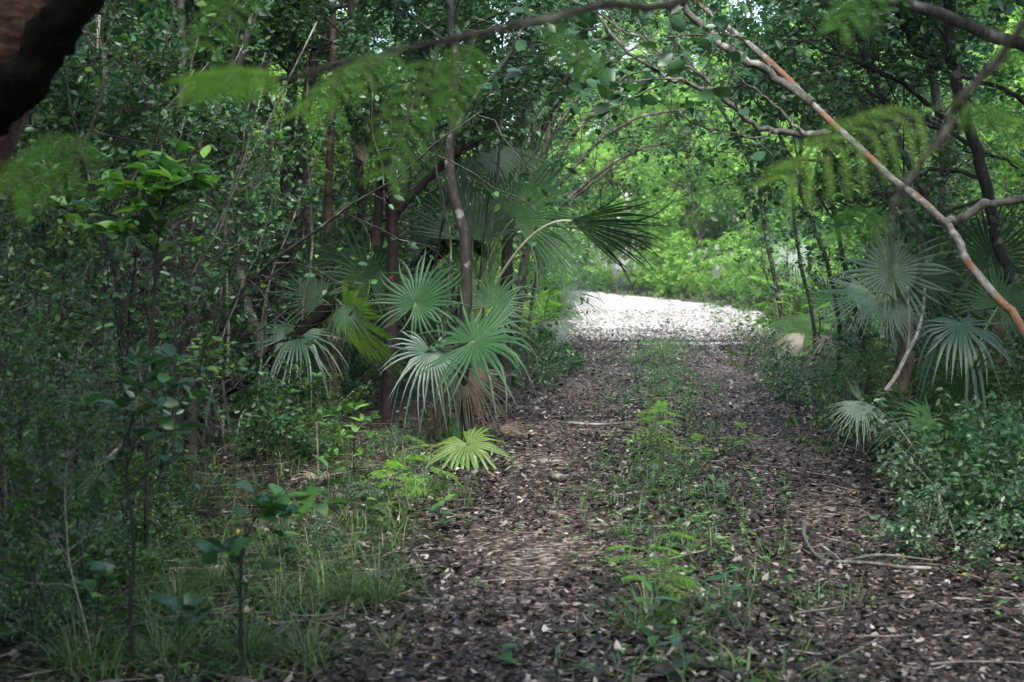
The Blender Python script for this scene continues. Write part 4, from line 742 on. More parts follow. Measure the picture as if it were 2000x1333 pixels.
for i, (lb, pl, Y, a_, b_, bk) in enumerate([
    ('dark slim trunk behind the silvery round palm', [(1590, 640), (1565, 520), (1550, 420), (1540, 320), (1500, 200)], 15, .022, .014, 'bark_dark'),
    ('bent brown trunk behind the arching limbs, beside the bright clearing', [(1640, 640), (1610, 500), (1580, 420), (1560, 350), (1570, 200)], 13.5, .022, .014, 'bark_dark'),
    ('dark trunk rising behind the small fan palm with glossy fingers', [(1690, 700), (1650, 520), (1630, 420), (1610, 300), (1640, 100)], 12.5, .024, .016, 'bark_dark'),
    ('grey trunk behind the umbrella-shaped frond', [(1850, 640), (1830, 500), (1845, 350), (1830, 200), (1800, 40)], 12.5, .05, .035, 'bark_grey'),
    ('dark trunk at the far verge behind the half-dry palm', [(1530, 640), (1500, 480), (1470, 330), (1400, 200), (1330, 120)], 19, .035, .02, 'bark_dark'),
    ('slanting brown trunk between the silvery palm and the dark slanting tree', [(1900, 700), (1850, 480), (1780, 330), (1720, 180), (1680, 40)], 11.5, .04, .025, 'bark_brown')]):
    ptree(lb, pl, Y, a_, b_, bk, [(pl[2:], a_ * .5, .01, BR)], seed=70 + i, top=(-.2, 0, .9), leaf=dict(per=3, L=.065, wr=.52, lt=(.1, .7)), t0=.4)
# ------------------------------------------------------------------ feathery-leaved tree whose twigs hang close to the lens
def feathery_tree():
    rng = R_(88); b0 = A([1.75, 2.6, 0]); root = thing('feathery_tree', 'feathery-leaved tree with blurred twigs hanging across the top of the view', 'tree', b0)
    w = MB(); tr = spline([b0 - [0, 0, .05], (1.6, 2.6, .9), (1.55, 2.55, 1.8), (1.35, 2.5, 2.7), (1.3, 2.4, 3.4)], 24); tube(w, tr, np.linspace(.05, .025, 24), 10, rough=.04, rng=rng); part('trunk', w, M['bark_grey'], root, b0)
    def limb(pl, ra, rb, nm='limb'):
        P = spline([p[1] if p[0] is None else W(*p) for p in pl], 8 * len(pl)); x = MB(); P[1:] += rng.normal(0, .0012, (len(P) - 1, 3)); R = np.linspace(ra, rb, len(P)); R[::9] *= 1.18; tube(x, P, R, 7); return part(nm, x, M['bark_brown'], root, b0)
    limb([(None, tr[17]), (1750, -170, 2.5), (1330, 2, 2.4), (1200, 8, 2.35), (1060, 38, 2.3), (930, 68, 2.25), (800, 96, 2.2), (660, 128, 2.15), (560, 155, 2.1), (470, 168, 2.1), (350, 200, 2.1), (230, 218, 2.1)], .009, .0022)
    limb([(None, tr[14]), (2140, -60, 2.2), (2010, 40, 2.1), (1940, 130, 2.1), (1870, 200, 2.05), (1845, 260, 2.05), (1790, 330, 2.0), (1745, 400, 2.0)], .0085, .0045)
    limb([(1848, 240, 2.05), (1855, 290, 2.05), (1835, 335, 2.05), (1800, 375, 2.05)], .003, .002, 'twig')
    limb([(1745, 398, 2.0), (1742, 460, 2.0), (1738, 545, 2.0), (1715, 600, 2.0)], .0028, .0018, 'twig')
    limb([(1760, 385, 2.0), (1800, 470, 2.0), (1792, 550, 2.0), (1750, 600, 2.02)], .0028, .0018, 'twig')
    limb([(470, 168, 2.1), (460, 60, 2.1), (480, -40, 2.15)], .0025, .0015, 'twig')
    def fl(base, tip, n, pairs=7, pl=.075, t=.5, **k):
        a = W(*base); e = W(*tip); x = MB(); s = MB(); d = e - a
        bipinnate(x, s, a, d, A(n, float), float(np.linalg.norm(d)), rng, pairs=pairs, pl=pl, nl=16, ll=.0078, lw=.0034, tint=t, **dict(dict(droop=.12, pdroop=.25), **k))
        f = part('frond', x, M['feather'], root, b0); link('rachis', s.mesh('rachis', M['petiole'], origin=b0), f)
    U = (0, -.35, .9); Fc = (.15, -.55, .8)
    for q in [((570, 150, 2.1), (368, 138, 2.0), (0, -.75, .65), 12, .05, .75), ((800, 92, 2.2), (590, 172, 1.95), (.2, -.35, .9), 12, .05, .6), ((480, -30, 2.1), (395, 55, 1.9), Fc, 6, .05, .6),
              ((190, 255, 1.9), (20, 340, 1.75), (0, -.8, .55), 9, .075, .4), ((860, 90, 2.1), (750, 290, 1.85), (.3, -.5, .8), 9, .055, .3), ((930, 70, 2.2), (870, 190, 2.0), Fc, 8, .05, .25), ((1060, 36, 2.3), (1160, 105, 2.1), Fc, 8, .05, .2),
              ((1850, 205, 2.05), (1535, 300, 1.9), (.1, -.7, .7), 9, .08, .95), ((1855, 195, 2.05), (2040, 250, 1.95), (0, -.5, .85), 9, .07, .55), ((1720, 405, 2.0), (1640, 440, 1.85), Fc, 5, .045, .25),
              ((1720, -60, 2.1), (1640, 30, 2.0), Fc, 6, .05, .3)]:
        fl(q[0], q[1], q[2], q[3], q[4], q[5])
feathery_tree()
# ------------------------------------------------------------------ broad-leaved saplings close by on the left
def bigsap(label, pl, Y, clusters, seed, r=.007, L=.085, wr=.62, lmat='leaf_big', n=7, tint=(.1, .65), ground=True, name='broadleaf_sapling', spr=.11):
    rng = R_(seed); P = pts3(pl, Y)
    if ground and P[0][2] > .02: P = np.vstack([[P[0][0], P[0][1], -.03], P])
    P = spline(P, 24); b0 = A([P[0][0], P[0][1], 0]); root = thing(name, label, 'sapling', b0); w = MB(); tube(w, P, np.linspace(r, r * .45, 24), 7, rough=.05, rng=rng); mb = MB()
    for c in clusters:
        q = W(*c[:3]); k = c[3] if len(c) > 3 else n; j = int(np.argmin(np.linalg.norm(P - (q - A([0, 0, .12])), axis=1))); sp = c[4] if len(c) > 4 else spr
        T = spline([P[j], (P[j] + q) / 2 + A([0, 0, .02]), q], 8); tube(w, T, np.linspace(r * .4, .0012, 8), 4)
        D = nrm(q - P[j] + 1e-3 + A([0, 0, .02])); az = np.arange(k) * 2.4 + rng.uniform(0, 6); t = rng.uniform(.3, 1, k)
        B = P[j] + (q - P[j]) * t[:, None] if np.linalg.norm(q - P[j]) > .1 else np.tile(q, (k, 1)); B = q + (B - q) * min(1, sp / max(.01, np.linalg.norm(q - P[j])))
        d = np.stack([np.cos(az), np.sin(az), rng.uniform(-.25, .45, k)], 1) + .5 * D
        big_leaves(mb, B + nrm(d) * .012, d, A([0, 0, 1.]) + rng.normal(0, .38, (k, 3)), L * rng.uniform(.6, 1.2, k), L * wr * rng.uniform(.8, 1.1, k), np.clip(rng.uniform(tint[0], tint[1], k) + (rng.random(k) < .1) * .35, 0, 1), curl=rng.uniform(.05, .35, k), fold=.25)
    part('stem', w, M['bark_dark'], root, b0); part('foliage', mb, M[lmat], root, b0); return root
bigsap('thin straight dark-stemmed sapling nearest the viewer with broad dull leaves', [(262, 1340), (254, 1200), (262, 1060), (248, 950), (250, 860), (268, 780)], 4.9, [(350, 745, 4.9, 7), (310, 790, 4.8, 7), (290, 740, 5, 7), (360, 835, 4.8, 6), (240, 800, 4.9, 6), (300, 700, 5, 6), (330, 900, 4.9, 5), (380, 770, 4.9, 6), (270, 850, 4.9, 5), (340, 700, 5.1, 6)], 401, .009, tint=(.2, .8))
bigsap('sapling holding a flat plate of grey-green leaves over the dark stems', [(170, 1180), (150, 1000), (150, 860), (140, 800)], 5.6, [(95, 790, 5.6, 5), (125, 775, 5.6, 6), (160, 785, 5.5, 6), (185, 810, 5.5, 5), (205, 835, 5.5, 3)], 402, .006, .085, tint=(.25, .8))
bigsap('sapling with heart-shaped leaves in front of the grey dead frond', [(468, 1320), (470, 1200), (474, 1080), (500, 1010), (520, 985)], 4.9, [(500, 960, 4.9, 5), (520, 1000, 4.8, 6), (550, 970, 4.8, 5), (570, 1000, 4.8, 5), (600, 965, 4.9, 4), (640, 985, 5, 3), (480, 1010, 4.8, 4)], 403, .006, .09, .7, tint=(.45, .95))
bigsap('short sapling with two dark hanging leaves above the grass', [(472, 1330), (470, 1180), (440, 1090)], 4.7, [(410, 1085, 4.7, 4), (440, 1070, 4.7, 4), (470, 1080, 4.7, 4), (505, 1110, 4.7, 2)], 404, .005, .1, .6)
bigsap('tiny sapling with drooping round leaves low in the grass', [(345, 1330), (350, 1240), (355, 1190)], 4.65, [(335, 1210, 4.6, 3), (355, 1185, 4.65, 4), (390, 1190, 4.65, 3), (420, 1200, 4.7, 2)], 405, .004, .09, .75)
bigsap('sapling with small round leaves left of the nearest stem', [(185, 1290), (190, 1200), (195, 1130)], 5.0, [(190, 1120, 5, 4), (210, 1105, 5, 4), (225, 1150, 5, 3), (235, 1180, 5, 2)], 406, .004, .075, .75)
bigsap('pale green sapling with layered leaves in front of the large brown dead frond', [(50, 1250), (60, 1120), (75, 1010)], 5.2, [(60, 970, 5.2, 5), (90, 990, 5.2, 5), (60, 1030, 5.2, 5), (110, 1000, 5.2, 4), (130, 990, 5.2, 4), (35, 1035, 5.2, 3)], 407, .005, .085, .6, tint=(.3, .7))
bigsap('leafy bush with a bright green top below the thicket trunks', [(285, 1090), (290, 800), (300, 600), (310, 450), (330, 330)], 6.4, [(290, 330, 6.4, 13), (330, 320, 6.4, 13), (370, 335, 6.3, 13), (310, 370, 6.3, 13), (260, 400, 6.3, 12), (210, 380, 6.4, 12), (240, 350, 6.3, 12), (340, 350, 6.2, 12), (400, 350, 6.3, 9), (180, 440, 6.3, 10), (170, 410, 6.4, 8), (380, 390, 6.4, 8), (340, 420, 6.3, 8), (230, 440, 6.3, 8), (150, 430, 6.5, 7), (120, 390, 6.6, 6), (290, 460, 6.4, 7), (190, 350, 6.6, 6), (350, 280, 6.5, 8), (250, 300, 6.6, 7), (400, 310, 6.4, 6)], 408, .013, .105, .5, tint=(.35, 1), spr=.32)
bigsap('sapling with light green oval leaves beside the tiny yellow sprigs', [(400, 980), (400, 850), (405, 740)], 8.0, [(380, 700, 8, 8), (420, 690, 8, 8), (440, 720, 7.9, 7), (350, 720, 7.9, 8), (400, 660, 8.1, 7), (440, 660, 8.1, 6)], 409, .006, .085, .45, tint=(.45, .95))
bigsap('twiggy sapling with scattered lime-green leaves in the dark thicket', [(330, 960), (338, 760), (345, 600), (352, 480)], 8.2, [(390, 575, 8.2, 3), (340, 580, 8.2, 4), (345, 610, 8.2, 4), (330, 640, 8.2, 4), (400, 470, 8.2, 4), (380, 470, 8.2, 3), (445, 470, 8.2, 3), (350, 500, 8.2, 3), (300, 560, 8.2, 3)], 410, .006, .08, .55, tint=(.6, 1))
bigsap('whorled-leaf sapling at the foot of the red-barked trunk', [(690, 930), (692, 860), (690, 800)], 8.9, [(690, 790, 8.9, 9), (650, 800, 8.9, 8), (725, 810, 8.9, 8), (700, 835, 8.8, 9), (660, 850, 8.8, 8), (740, 850, 8.8, 7), (640, 830, 8.9, 7), (715, 880, 8.8, 7)], 411, .006, .1, .36, lmat='leaf', tint=(.5, 1), name='leafy_sapling')
bigsap('arching leafy sprig hanging over the dark hollow below the drooping frond', [(500, 900), (520, 840), (560, 780), (600, 760)], 9.2, [(540, 780, 9.2, 8), (570, 770, 9.2, 8), (600, 755, 9.2, 8), (620, 740, 9.2, 7), (590, 800, 9.1, 8), (620, 800, 9.1, 7), (550, 820, 9.1, 8), (510, 800, 9.2, 7), (580, 840, 9.1, 7)], 412, .005, .075, .45, lmat='leaf', tint=(.3, .75), name='leafy_sapling')
bigsap('bright small sapling springing up behind the grey dead frond', [(640, 950), (640, 910), (645, 890)], 8.7, [(640, 885, 8.7, 8), (625, 895, 8.7, 6), (660, 890, 8.7, 6), (660, 905, 8.7, 6)], 413, .004, .07, .5, lmat='leaf', tint=(.5, 1), name='leafy_sapling')
bigsap('glossy sapling beside the pale pole stem', [(100, 1000), (100, 760), (95, 560)], 7.6, [(90, 540, 7.6, 6), (60, 480, 7.6, 6), (120, 600, 7.6, 4), (30, 560, 7.6, 5), (70, 640, 7.6, 4), (110, 470, 7.6, 6), (40, 430, 7.7, 6)], 414, .008, .085, .5, tint=(.2, .8))
# ------------------------------------------------------------------ plants in and beside the track
def gp(px, py): g = G(px, py); return (g[0], g[1], 0)
FE = [((1272, 1185), 0, 1.35, 'tall feathery green seedling growing from the large grass clump in the middle of the track'), ((1268, 870), 1, 1.5, 'bright drooping feathery sprig in the middle of the track beyond the short log'), ((1440, 885), 2, 1.1, 'feathery seedling standing alone in the far wheel line'),
      ((1345, 905), 2, 1.0, 'dim feathery seedling beside the bright sprig'), ((800, 1010), 1, 1.4, 'blue-green feathery seedling in the verge grass'), ((805, 960), 1, 1.5, 'feathery seedling below the drooping verge palm'), ((1360, 1190), 2, .9, 'small feathery seedling beside the large grass clump')]
for q, k, s, lb in FE: featl[k].put(lb, 'seedling', gp(*q), rotz=q[0], sc=s)
TU = [((1268, 1215), 0, .95, 'largest grass clump in the middle of the track'), ((1240, 1240), 1, .8, 'thin grass clump spilling left of the largest clump'), ((1205, 1050), 0, .5, 'dense little grass clump behind the feathery seedling'), ((1215, 1330), 2, .9, 'broad-bladed grass clump at the lower edge of the track'), ((1460, 1320), 2, 1.1, 'sparse wide grass tuft in the litter of the near wheel line'), ((1530, 1340), 2, 1.2, 'wide-bladed grass tuft nearest the lower edge'),
      ((740, 1180), 3, .9, 'tall grass clump on the verge where the litter begins'), ((690, 1170), 3, .85, 'bright grass clump beside the tall verge clump'), ((640, 1130), 1, 1.0, 'thin grass clump under the broad-leaved saplings'), ((350, 1190), 3, .8, 'grass clump under the nearest dark stem'), ((430, 1150), 3, .8, 'grass clump between the two dark stems'), ((540, 1180), 0, .8, 'dull grass clump below the heart-leaved sapling'),
      ((690, 1070), 1, .9, 'light green upright grass clump in the verge'), ((780, 1040), 0, .8, 'grass clump below the blue-green feathery seedling'), ((900, 975), 1, .7, 'little grass clump under the pale drooping palm'), ((830, 970), 0, .7, 'grass clump at the edge of the litter by the thin stick'), ((1320, 890), 0, .8, 'grass clump beside the bright feathery sprig'), ((1350, 930), 0, .7, 'grass clump in the middle strip beyond the feathery seedlings'),
      ((1240, 710), 0, 1.0, 'far round grass clump in the middle strip'), ((1290, 690), 0, 1.0, 'far low grass clump near the clearing'), ((1560, 1180), 2, .9, 'grass tuft below the fallen forked branch'), ((600, 1300), 3, .8, 'dark grass clump at the lower left verge'), ((480, 1290), 3, .9, 'dry mixed grass clump at the foot of the short sapling'), ((320, 1300), 3, .9, 'dark dry grass clump at the foot of the nearest stem'), ((160, 1310), 3, .9, 'dark grass clump in the lower left thicket'), ((760, 1270), 1, .7, 'short grass tuft at the litter edge'), ((1420, 960), 1, .6, 'sparse grass tuft beside the grit patch'), ((1395, 1010), 0, .5, 'small grass tuft in the middle strip of the track')]
for i, (q, k, s, lb) in enumerate(TU): tufts[k].put(lb, 'grass', gp(*q), rotz=i * 1.7, sc=s)
HE = [((980, 1300), 3, .9, 'bright little seedling alone in the near litter of the wheel line'), ((1280, 1280), 0, 1.1, 'leafy seedling in front of the largest grass clump'), ((1300, 1340), 1, 1.2, 'blue-green seedling at the lower edge'), ((1425, 1230), 2, .8, 'upright slim-leaved seedling right of the grass clump'), ((1540, 1165), 1, 1.0, 'yellow-tipped seedling near the fallen forked branch'), ((1540, 1010), 2, .8, 'leafy seedling by the pale grit patch'), ((1400, 990), 1, 1.0, 'seedling in the middle strip'), ((1330, 1010), 1, .9, 'round-leaved seedling behind the small grass clump'), ((1285, 965), 0, .9, 'dull green seedling beyond the feathery seedling'), ((1475, 975), 1, .9, 'small seedling between the wheel line and the strip'),
      ((1300, 640), 2, 1.6, 'green seedling alone on the pale clearing edge'), ((1378, 612), 2, 1.7, 'small dark seedling standing in the white clearing'), ((1400, 640), 2, 1.6, 'leafy clump where litter meets the pale clearing'), ((1100, 760), 2, 1.3, 'low leafy seedling at the far verge'), ((720, 1030), 2, .9, 'slim seedling amid the verge grass'), ((860, 1040), 0, .8, 'small seedling at the edge of the litter'), ((645, 1000), 0, 1.2, 'seedling beside the grey dead frond'), ((560, 1120), 2, 1.1, 'seedling under the heart-leaved sapling')]
for i, (q, k, s, lb) in enumerate(HE): herbs[k].put(lb, 'seedling', gp(*q), rotz=i * 2.1, sc=s)
# ------------------------------------------------------------------ filling the wood: every plant a thing of its own
LM = [('the rust-barked tree', 80, 330), ('the bright-topped bush', 300, 420), ('the nearest dark stem', 258, 980), ('the dark thicket trunks', 330, 640), ('the spiky palm seedling', 420, 880), ('the mossy log', 500, 720), ('the drooping blue-green frond', 570, 640), ('the yellow-green frond', 690, 640), ('the red-barked trunk', 760, 450), ('the broken red stump', 600, 300), ('the torn-bark trunk', 420, 230), ('the crooked grey trunk', 905, 600), ('the tall fan palm', 960, 400), ('the leaning many-stemmed tree', 1080, 300), ('the pale mouth palm', 1090, 590), ('the half-dry palm', 1580, 640), ('the silvery round palm', 1740, 530), ('the umbrella-shaped frond', 1880, 640), ('the arching dark limbs', 1680, 250), ('the orange leaning trunk', 1860, 480), ('the fallen forked branch', 1800, 1060), ('the heavy grey limb', 1850, 60), ('the glossy small palm', 1690, 720), ('the bright clearing', 1300, 520)]
LY = dict(zip([l[0] for l in LM], (4.5, 6.4, 4.6, 10.5, 9.3, 11.3, 11.5, 12, 11.9, 13, 9.6, 10.9, 12.2, 16.5, 18, 15.5, 10.2, 9, 10.2, 7.2, 6.8, 8, 10.4, 30)))
used = {}
def fill_label(kind, p, h):
    px, py = proj(A(p) + A([0, 0, h]))
    best = min(LM, key=lambda l: abs(px - l[1]) + .8 * abs(py - l[2])); d = px - best[1]
    rel = 'left of' if d < -70 else 'right of' if d > 70 else 'behind' if p[1] > LY[best[0]] else 'before'
    dep = p[1] - LY[best[0]]; far = ' well' if rel == 'behind' and dep > 5 else ''
    dist = '' if rel in ('behind', 'before') else (', farther back' if dep > 1.5 else ', nearer' if dep < -1.5 else ', about level with it')
    return f'{kind}{far} {rel} {best[0]}{dist}'
placed = []
def scatter(rng, n, y0, y1, side, dmin, inset=(.5, 9), protos=(), kind=('',), cat='sapling', sc=(.8, 1.2), hh=1.8, pw=1.0, avoid=None, tilt=.08, mname=''):
    got = tries = 0
    while got < n and tries < n * 60:
        tries += 1; Y = y0 + (y1 - y0) * rng.random() ** pw
        if side == 'L': xa, xb = -.364 * Y - 1.0, edge(Y) - inset[0]
        else: xa, xb = edge(Y) + TW + inset[0], .364 * Y + 1.0
        if xb <= xa: continue
        x = rng.uniform(xa, xb)
        if avoid and avoid(x, Y): continue
        if any((x - a) ** 2 + (Y - b_) ** 2 < dmin * dmin for a, b_, m in placed if m == mname): continue
        placed.append((x, Y, mname)); k = rng.integers(len(protos)); s = rng.uniform(*sc)
        lb = fill_label(kind[k % len(kind)], (x, Y, 0), hh * s)
        g = lb if lb in used else None; o = protos[k].put(lb, cat, (x, Y, 0), rng.uniform(0, 6.28), (s, s, s * rng.uniform(.9, 1.1)), None, (rng.normal(0, tilt), rng.normal(0, tilt)))
        used.setdefault(lb, []).append(o); got += 1
rf = R_(900)
PX = lambda x, Y, z=1: proj((x, Y, z))[0]
SK = ('tall leafy grey-stemmed sapling', 'tall small-leaved brown sapling', 'shorter leafy grey sapling', 'tallest thin dark leafy sapling')
BK = ('bare twiggy grey sapling', 'clump of bare thin stems', 'bare dark pole sapling')
TK = ('bushy thicket shrub', 'big bushy thicket shrub', 'low bushy thicket shrub')
LK = ('low leafy shrub', 'low small-leaved shrub', 'low wide shrub')
hide = lambda x, Y: 450 < PX(x, Y) < 1080 and Y < 13.2
scatter(rf, 44, 8.6, 21, 'L', .6, (.9, 9), saplings, SK, 'sapling', (.7, 1.1), 2.3, avoid=lambda x, Y: hide(x, Y) or (330 < PX(x, Y) < 520 and Y < 9.9), mname='s')
scatter(rf, 74, 8.2, 16, 'L', .36, (.9, 9), bare, BK, 'sapling', (.7, 1.1), 1.5, avoid=lambda x, Y: (440 < PX(x, Y) < 1080 and Y < 12.8) or (330 < PX(x, Y) < 520 and Y < 10), mname='b', tilt=.2)
for i, (px, Y_) in enumerate([(22, 7.6), (98, 8.3), (128, 7.2), (205, 8.8), (232, 7.9), (298, 9.3), (330, 8.6), (395, 9.6), (452, 10.2), (505, 10.8), (60, 9.4), (180, 10.1), (360, 10.9), (425, 11.6), (545, 12.0)]):
    b = base_at(px, Y_); lb = fill_label(('straight thin grey stem', 'short slim grey stem', 'brown thin stem')[i % 3], b, 1.2); o = poles[i % 3].put(lb, 'stem', b, i * 2.2, .85 + .03 * (i % 7), None, (.04 * math.sin(i * 5), .04 * math.cos(i * 3))); used.setdefault(lb, []).append(o)
for i, (px, py, k, sc_) in enumerate([(60, 1150, 0, .3), (130, 1220, 1, .28), (215, 1130, 2, .24), (30, 1060, 3, .34), (110, 1040, 1, .36), (20, 1260, 2, .3), (180, 1300, 0, .26)]):
    b = gp(px, py); lb = fill_label(('young silvery-leaved sapling', 'young small-leaved sapling', 'young olive-leaved sapling', 'young dark sapling')[k], b, .7); o = saplings[k].put(lb, 'sapling', b, i * 2.4, sc_, None, (.15 * math.sin(i * 3), .15 * math.cos(i * 5))); used.setdefault(lb, []).append(o)
near = lambda x, Y: PX(x, Y, .6) > 330
scatter(rf, 16, 5.0, 8.8, 'L', .3, (1.0, 9), bare, BK, 'sapling', (.45, .85), 1.1, avoid=lambda x, Y: near(x, Y) or (Y < 6.7 and 100 < PX(x, Y) < 430), mname='b', tilt=.2)
scatter(rf, 7, 5.8, 8.6, 'L', .5, (1.0, 9), saplings, SK, 'sapling', (.4, .75), 1.2, avoid=lambda x, Y: near(x, Y) or (Y < 6.7 and 60 < PX(x, Y) < 430), mname='s')
scatter(rf, 9, 5.0, 7.6, 'L', .4, (.9, 9), lowb, LK, 'shrub', (.35, .65), .3, avoid=lambda x, Y: PX(x, Y, .2) > 360, mname='l')
scatter(rf, 34, 13, 22, 'L', .7, (1.0, 9), thick, TK, 'shrub', (.8, 1.4), 1.0, avoid=hide, mname='t')
scatter(rf, 30, 22, 34, 'L', 1.0, (1.6, 9), thick, TK, 'shrub', (1.4, 2.2), 1.2, mname='t')
scatter(rf, 16, 8.0, 13, 'L', .5, (1.2, 9), lowb, LK, 'shrub', (.5, .85), .4, avoid=lambda x, Y: (hide(x, Y) and Y < 10) or (340 < PX(x, Y, .3) < 520 and Y < 9.8), mname='l')
hr = lambda x, Y: 1560 < PX(x, Y) < 1960 and Y < 10.6
scatter(rf, 20, 9.5, 19, 'R', .6, (.7, 9), saplings, SK, 'sapling', (.7, 1.05), 2.0, avoid=hr, mname='s')
scatter(rf, 16, 8.5, 15, 'R', .5, (.8, 9), bare, BK, 'sapling', (.5, .9), 1.2, avoid=hr, mname='b', tilt=.16)
scatter(rf, 18, 11.5, 20, 'R', .7, (.5, 9), thick, TK, 'shrub', (.6, 1.1), 1.0, mname='t')
scatter(rf, 26, 6.6, 15, 'R', .36, (.15, 9), lowb, LK, 'shrub', (.5, .9), .4, mname='l')
for i, (px, py, k, s, lb) in enumerate([(1905, 1010, 1, 1.15, 'dense small-leaved bush spreading at the right verge above the forked branch'), (1985, 1040, 1, 1.1, 'small-leaved bush cut by the frame beside the dense verge bush'), (1880, 1090, 1, .75, 'low bush with a few yellowing leaves at the end of the forked branch'), (1960, 960, 2, .95, 'small-leaved bush under the spread green palm'), (1560, 760, 1, .9, 'round green shrub at the verge below the half-dry palm'), (1590, 790, 1, .9, 'low shrub with shiny leaves at the verge before the half-dry palm'), (1640, 830, 1, .7, 'low shrub beside the brown litter at the verge'), (1530, 730, 2, .8, 'verge shrub nearest the pale clearing on the palm side'),
      (1060, 730, 0, .8, 'round shrub at the far left verge below the pale mouth palm'), (1035, 760, 1, .8, 'low shrub beside the straight dark trunk'), (1010, 740, 2, .8, 'shrub filling the foot of the many-stemmed tree')]):
    lowb[k].put(lb, 'shrub', gp(px, py), i * 1.9, s)
for i, (px, py, k, s) in enumerate([(520, 905, 2, .4), (765, 880, 1, .35), (350, 1030, 2, .42), (300, 985, 0, .5), (640, 895, 2, .35), (720, 985, 1, .35), (830, 960, 1, .3), (250, 1080, 1, .55), (160, 1130, 0, .6), (590, 1090, 1, .35)]):
    b = gp(px, py); lb = fill_label(('leafy verge shrub', 'small-leaved verge shrub', 'wide verge shrub')[k], b, .3); o = lowb[k].put(lb, 'shrub', b, i * 1.9, s); used.setdefault(lb, []).append(o)
for i, (x, Y, k, s, lb) in enumerate([(4.35, 21.8, 0, 1.15, 'bright yellow-green feathery shrub at the sunny verge of the clearing'), (4.6, 20.3, 1, 1.1, 'sunlit feathery shrub nearer than the bright verge one'), (3.95, 20.9, 1, 1.2, 'lime feathery shrub spilling onto the edge of the gravel'), (3.9, 18.4, 1, .9, 'feathery shrub leaning to the track before the half-dry palm'), (5.3, 23.2, 0, 1.2, 'tall feathery shrub at the corner of the clearing'), (.6, 19.5, 0, 1.0, 'sunlit feathery shrub behind the pale mouth palm'), (.35, 21.2, 0, 1.25, 'tall bright feathery shrub at the left corner of the clearing'), (.1, 18.2, 1, .9, 'feathery shrub under the pale mouth palm'), (3.35, 12.2, 1, .45, 'little bright feathery sprig hanging over the wheel line'), (3.1, 10.0, 1, .4, 'feathery plant with drooping leaves before the low grey palm'), (3.6, 14.4, 0, .6, 'feathery shrub amid the right verge shrubs'), (3.05, 9.1, 1, .38, 'flat feathery plant spreading at the litter edge'), (3.3, 8.2, 1, .4, 'feathery plant among the small-leaved verge bushes'), (2.9, 7.6, 0, .3, 'small feathery plant over the end of the forked branch'), (3.5, 11.2, 0, .45, 'feathery plant before the silvery round palm'), (3.7, 13.2, 1, .6, 'feathery shrub beside the shiny-leaved verge shrub'), (3.6, 16.6, 1, .8, 'feathery shrub just before the half-dry palm')]):
    feath[k].put(lb, 'shrub', (x, Y, 0), i * 1.3, s)
# trees whose crowns close over the track and the thicket; those beside the camera are unseen, added for shade
def put_fill(pr, kind, cat, x, y, rz, sc_, hh, tilt=(0, 0)):
    lb = fill_label(kind, (x, y, 0), hh); o = pr.put(lb, cat, (x, y, 0), rz, sc_, None, tilt); used.setdefault(lb, []).append(o); return o
CT = [(-6.4, 10), (-4.4, 12.8), (-2.2, 13), (-6.5, 22), (-3.6, 22.8), (-9, 20), (-4, 25), (-7.5, 27), (-2, 29), (-11, 25), (-5, 32), (7.2, 13), (8.2, 17.2), (8.4, 19.6), (8.6, 21), (3.9, 9), (4.4, 5.6), (6.2, 8.2), (-4.2, 2.6), (4.8, 3.6), (3.6, 7.0)]
for i, (x, y) in enumerate(CT):
    put_fill(canopy[i % 3], ('brown canopy tree', 'grey canopy tree', 'tallest dark canopy tree')[i % 3], 'tree', x, y, i * 2.3, .85 + .3 * ((i * 37) % 10) / 10, 2.6, (.04 * math.sin(i * 3), .05 * math.cos(i * 2)))
for i, (x, y) in enumerate([(-2.2, .6), (-3.5, -3), (2.8, .4), (3.4, -3.2), (-1.6, -4.5), (2.2, -6.5), (-5.5, -.5), (6, -1), (0.6, -9), (-7.5, 4.5), (7.6, 4), (.2, -3.2), (-.6, -6.8), (1.4, -1.2), (-1.0, -1.6), (-4.5, 2.2), (4.6, 1.8), (3.6, -5.5), (-3.4, -6)]):  # unseen trees, added so their crowns shade the track
    canopy[i % 3].put('unseen tree added behind the viewer to shade the track', 'tree', (x, y, 0), i * 1.7, 1.0, 'added shade trees behind the viewer')
for i, x in enumerate((-9, -5.5, -2, 1.5, 5, 8.5)):  # added out of view to block the low sky behind the camera
    fart[i % 3].put('unseen dense tree added behind the viewer to block low skylight', 'tree', (x, -12 + (i % 2) * 1.5, 0), i * 1.3, 1.1, 'added light-blocking trees behind the viewer')
for i, (x, y) in enumerate([(4.3, 1.0), (-3.9, .6), (1.6, -2.4), (-5.0, 6.6), (4.5, 5.8), (-.8, -2.2), (-2.4, 2.2), (-2.8, -2.0), (-1.4, -4.4), (-7.6, 7.5)]):  # out-of-frame crowns added to keep the sun off the near plants
    put_fill(spread, 'unseen wide-crowned tree for shade', 'tree', x, y, i * 2.1, .9 + .1 * (i % 3), 3.5)
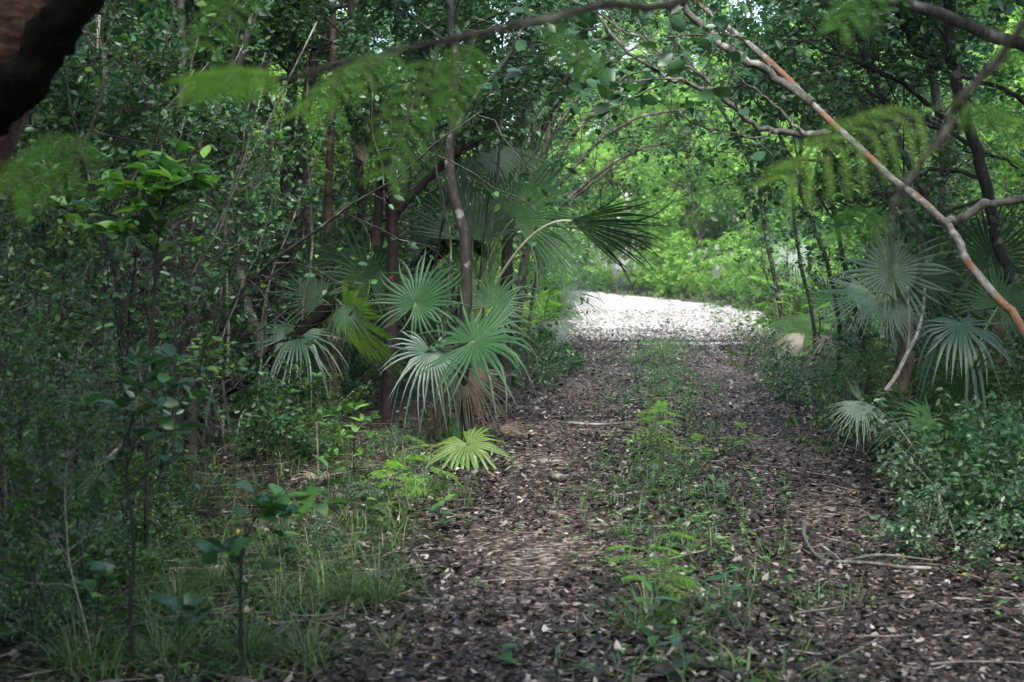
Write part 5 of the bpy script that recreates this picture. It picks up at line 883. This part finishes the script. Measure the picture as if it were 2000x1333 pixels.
# sunlit wood beyond the clearing: its bank runs from the right verge back to the left
bank = lambda t: spline([(6.3, 27, 0), (6.4, 31, 0), (6.0, 36, 0), (4.4, 42, 0), (2.6, 47.2, 0), (-4, 50, 0), (-14, 51, 0)], 61)[int(t * 60)]
for i, t in enumerate(np.linspace(0, .8, 26)):
    b = bank(t); k = i % 2; n = A([.8, .5, 0]) * (.3 + .5 * ((i * 7) % 5) / 5)
    put_fill(fars[k], ('taller', 'lower')[k] + ' sunlit bank shrub', 'shrub', b[0] + n[0], b[1] + n[1], i * 1.1, .45 + .5 * ((i * 13) % 7) / 7, .8)
for row, (dx, dy, n, s0) in enumerate([(1.6, 1.0, 13, .75), (4.2, 2.6, 13, .95), (7.5, 5, 12, 1.1), (12, 9, 10, 1.25)]):
    for i, t in enumerate(np.linspace(0, .95, n)):
        b = bank(t); j = .9 * math.sin(i * 4.1 + row)
        put_fill(fart[(i + row) % 3], ('bright front-row tree', 'sunlit second-row tree', 'pale third-row tree', 'pale hindmost tree')[row], 'tree', b[0] + dx + j, b[1] + dy - j, i * 1.9 + row, s0 * (.85 + .3 * ((i * 7) % 5) / 5), 3)
for i, (x, y, s_) in enumerate([(-4.6, 16.4, .72), (-7.2, 18, .8), (-3.2, 20.5, .8), (-5.8, 21.5, .85), (-2.2, 17.2, .6)]):
    put_fill(fart[(i + 1) % 3], 'light green tree deep in the thicket', 'tree', x, y, i * 1.7, s_, 3)
for i, (x, y, s_) in enumerate([(8.6, 15.5, .75), (9.8, 18.5, .8), (7.8, 22.0, .8), (11, 22.5, .9), (6.6, 17.6, .6)]):
    put_fill(fart[i % 3], 'bright green tree deep in the right-hand wood', 'tree', x, y, i * 1.9, s_, 3)
for i, (x, y, s_) in enumerate([(3.4, 48.2, .9), (4.9, 45.2, .8), (1.6, 50, .9), (4.4, 50.5, 1.1), (2.6, 53, 1.2), (6.2, 47.5, 1.0)]):
    put_fill(fart[(i + 1) % 3], 'leafy tree where the gravel bends away', 'tree', x, y, i * 2.7, s_, 3)
for i, (x, y, s_) in enumerate([(4.55, 21.8, .55), (5.0, 20.4, .6), (4.5, 19.0, .42), (.5, 20.6, .42), (.2, 22.0, .6), (4.9, 23.2, .6)]):
    put_fill(fars[(i + 1) % 2], 'lime leafy shrub at the mouth of the track', 'shrub', x, y, i * 1.4, s_, .6)
for i, (x, y, s_) in enumerate([(-.6, 22.6, .7), (-.4, 24.2, .9), (-1.2, 25.5, 1.1), (-.9, 27.5, 1.1), (-1.4, 29.5, 1.2), (-1.0, 32, 1.1), (-1.6, 34.5, 1.2), (-3, 24, 1), (-3.2, 27, 1.2), (6.6, 24.0, .8), (7.4, 23.0, .9), (6.4, 25.6, .8), (8, 25, 1.1)]):
    put_fill(fars[i % 2], 'sunlit shrub at the clearing rim', 'shrub', x, y, i * 1.4, s_, 1)
# where two labels fall together, the next landmark sets them apart; what still cannot be told apart shares label and group
for lb, os_ in list(used.items()):
    if len(os_) < 2: continue
    for o in os_:
        px, py = proj(A(o.location) + A([0, 0, 1.2])); r = sorted(LM, key=lambda l: abs(px - l[1]) + .8 * abs(py - l[2])); k = [l for l in r if l[0] not in lb][0]
        new = f'{lb}, toward {k[0]}'
        if len(new.split()) <= 16: o['label'] = new
by = {}
for o in COL.objects:
    if o.parent is None and o.get('label'): by.setdefault(o['label'], []).append(o)
for lb, os_ in by.items():
    if len(os_) > 1:
        for o in os_:
            if 'group' not in o: o['group'] = lb
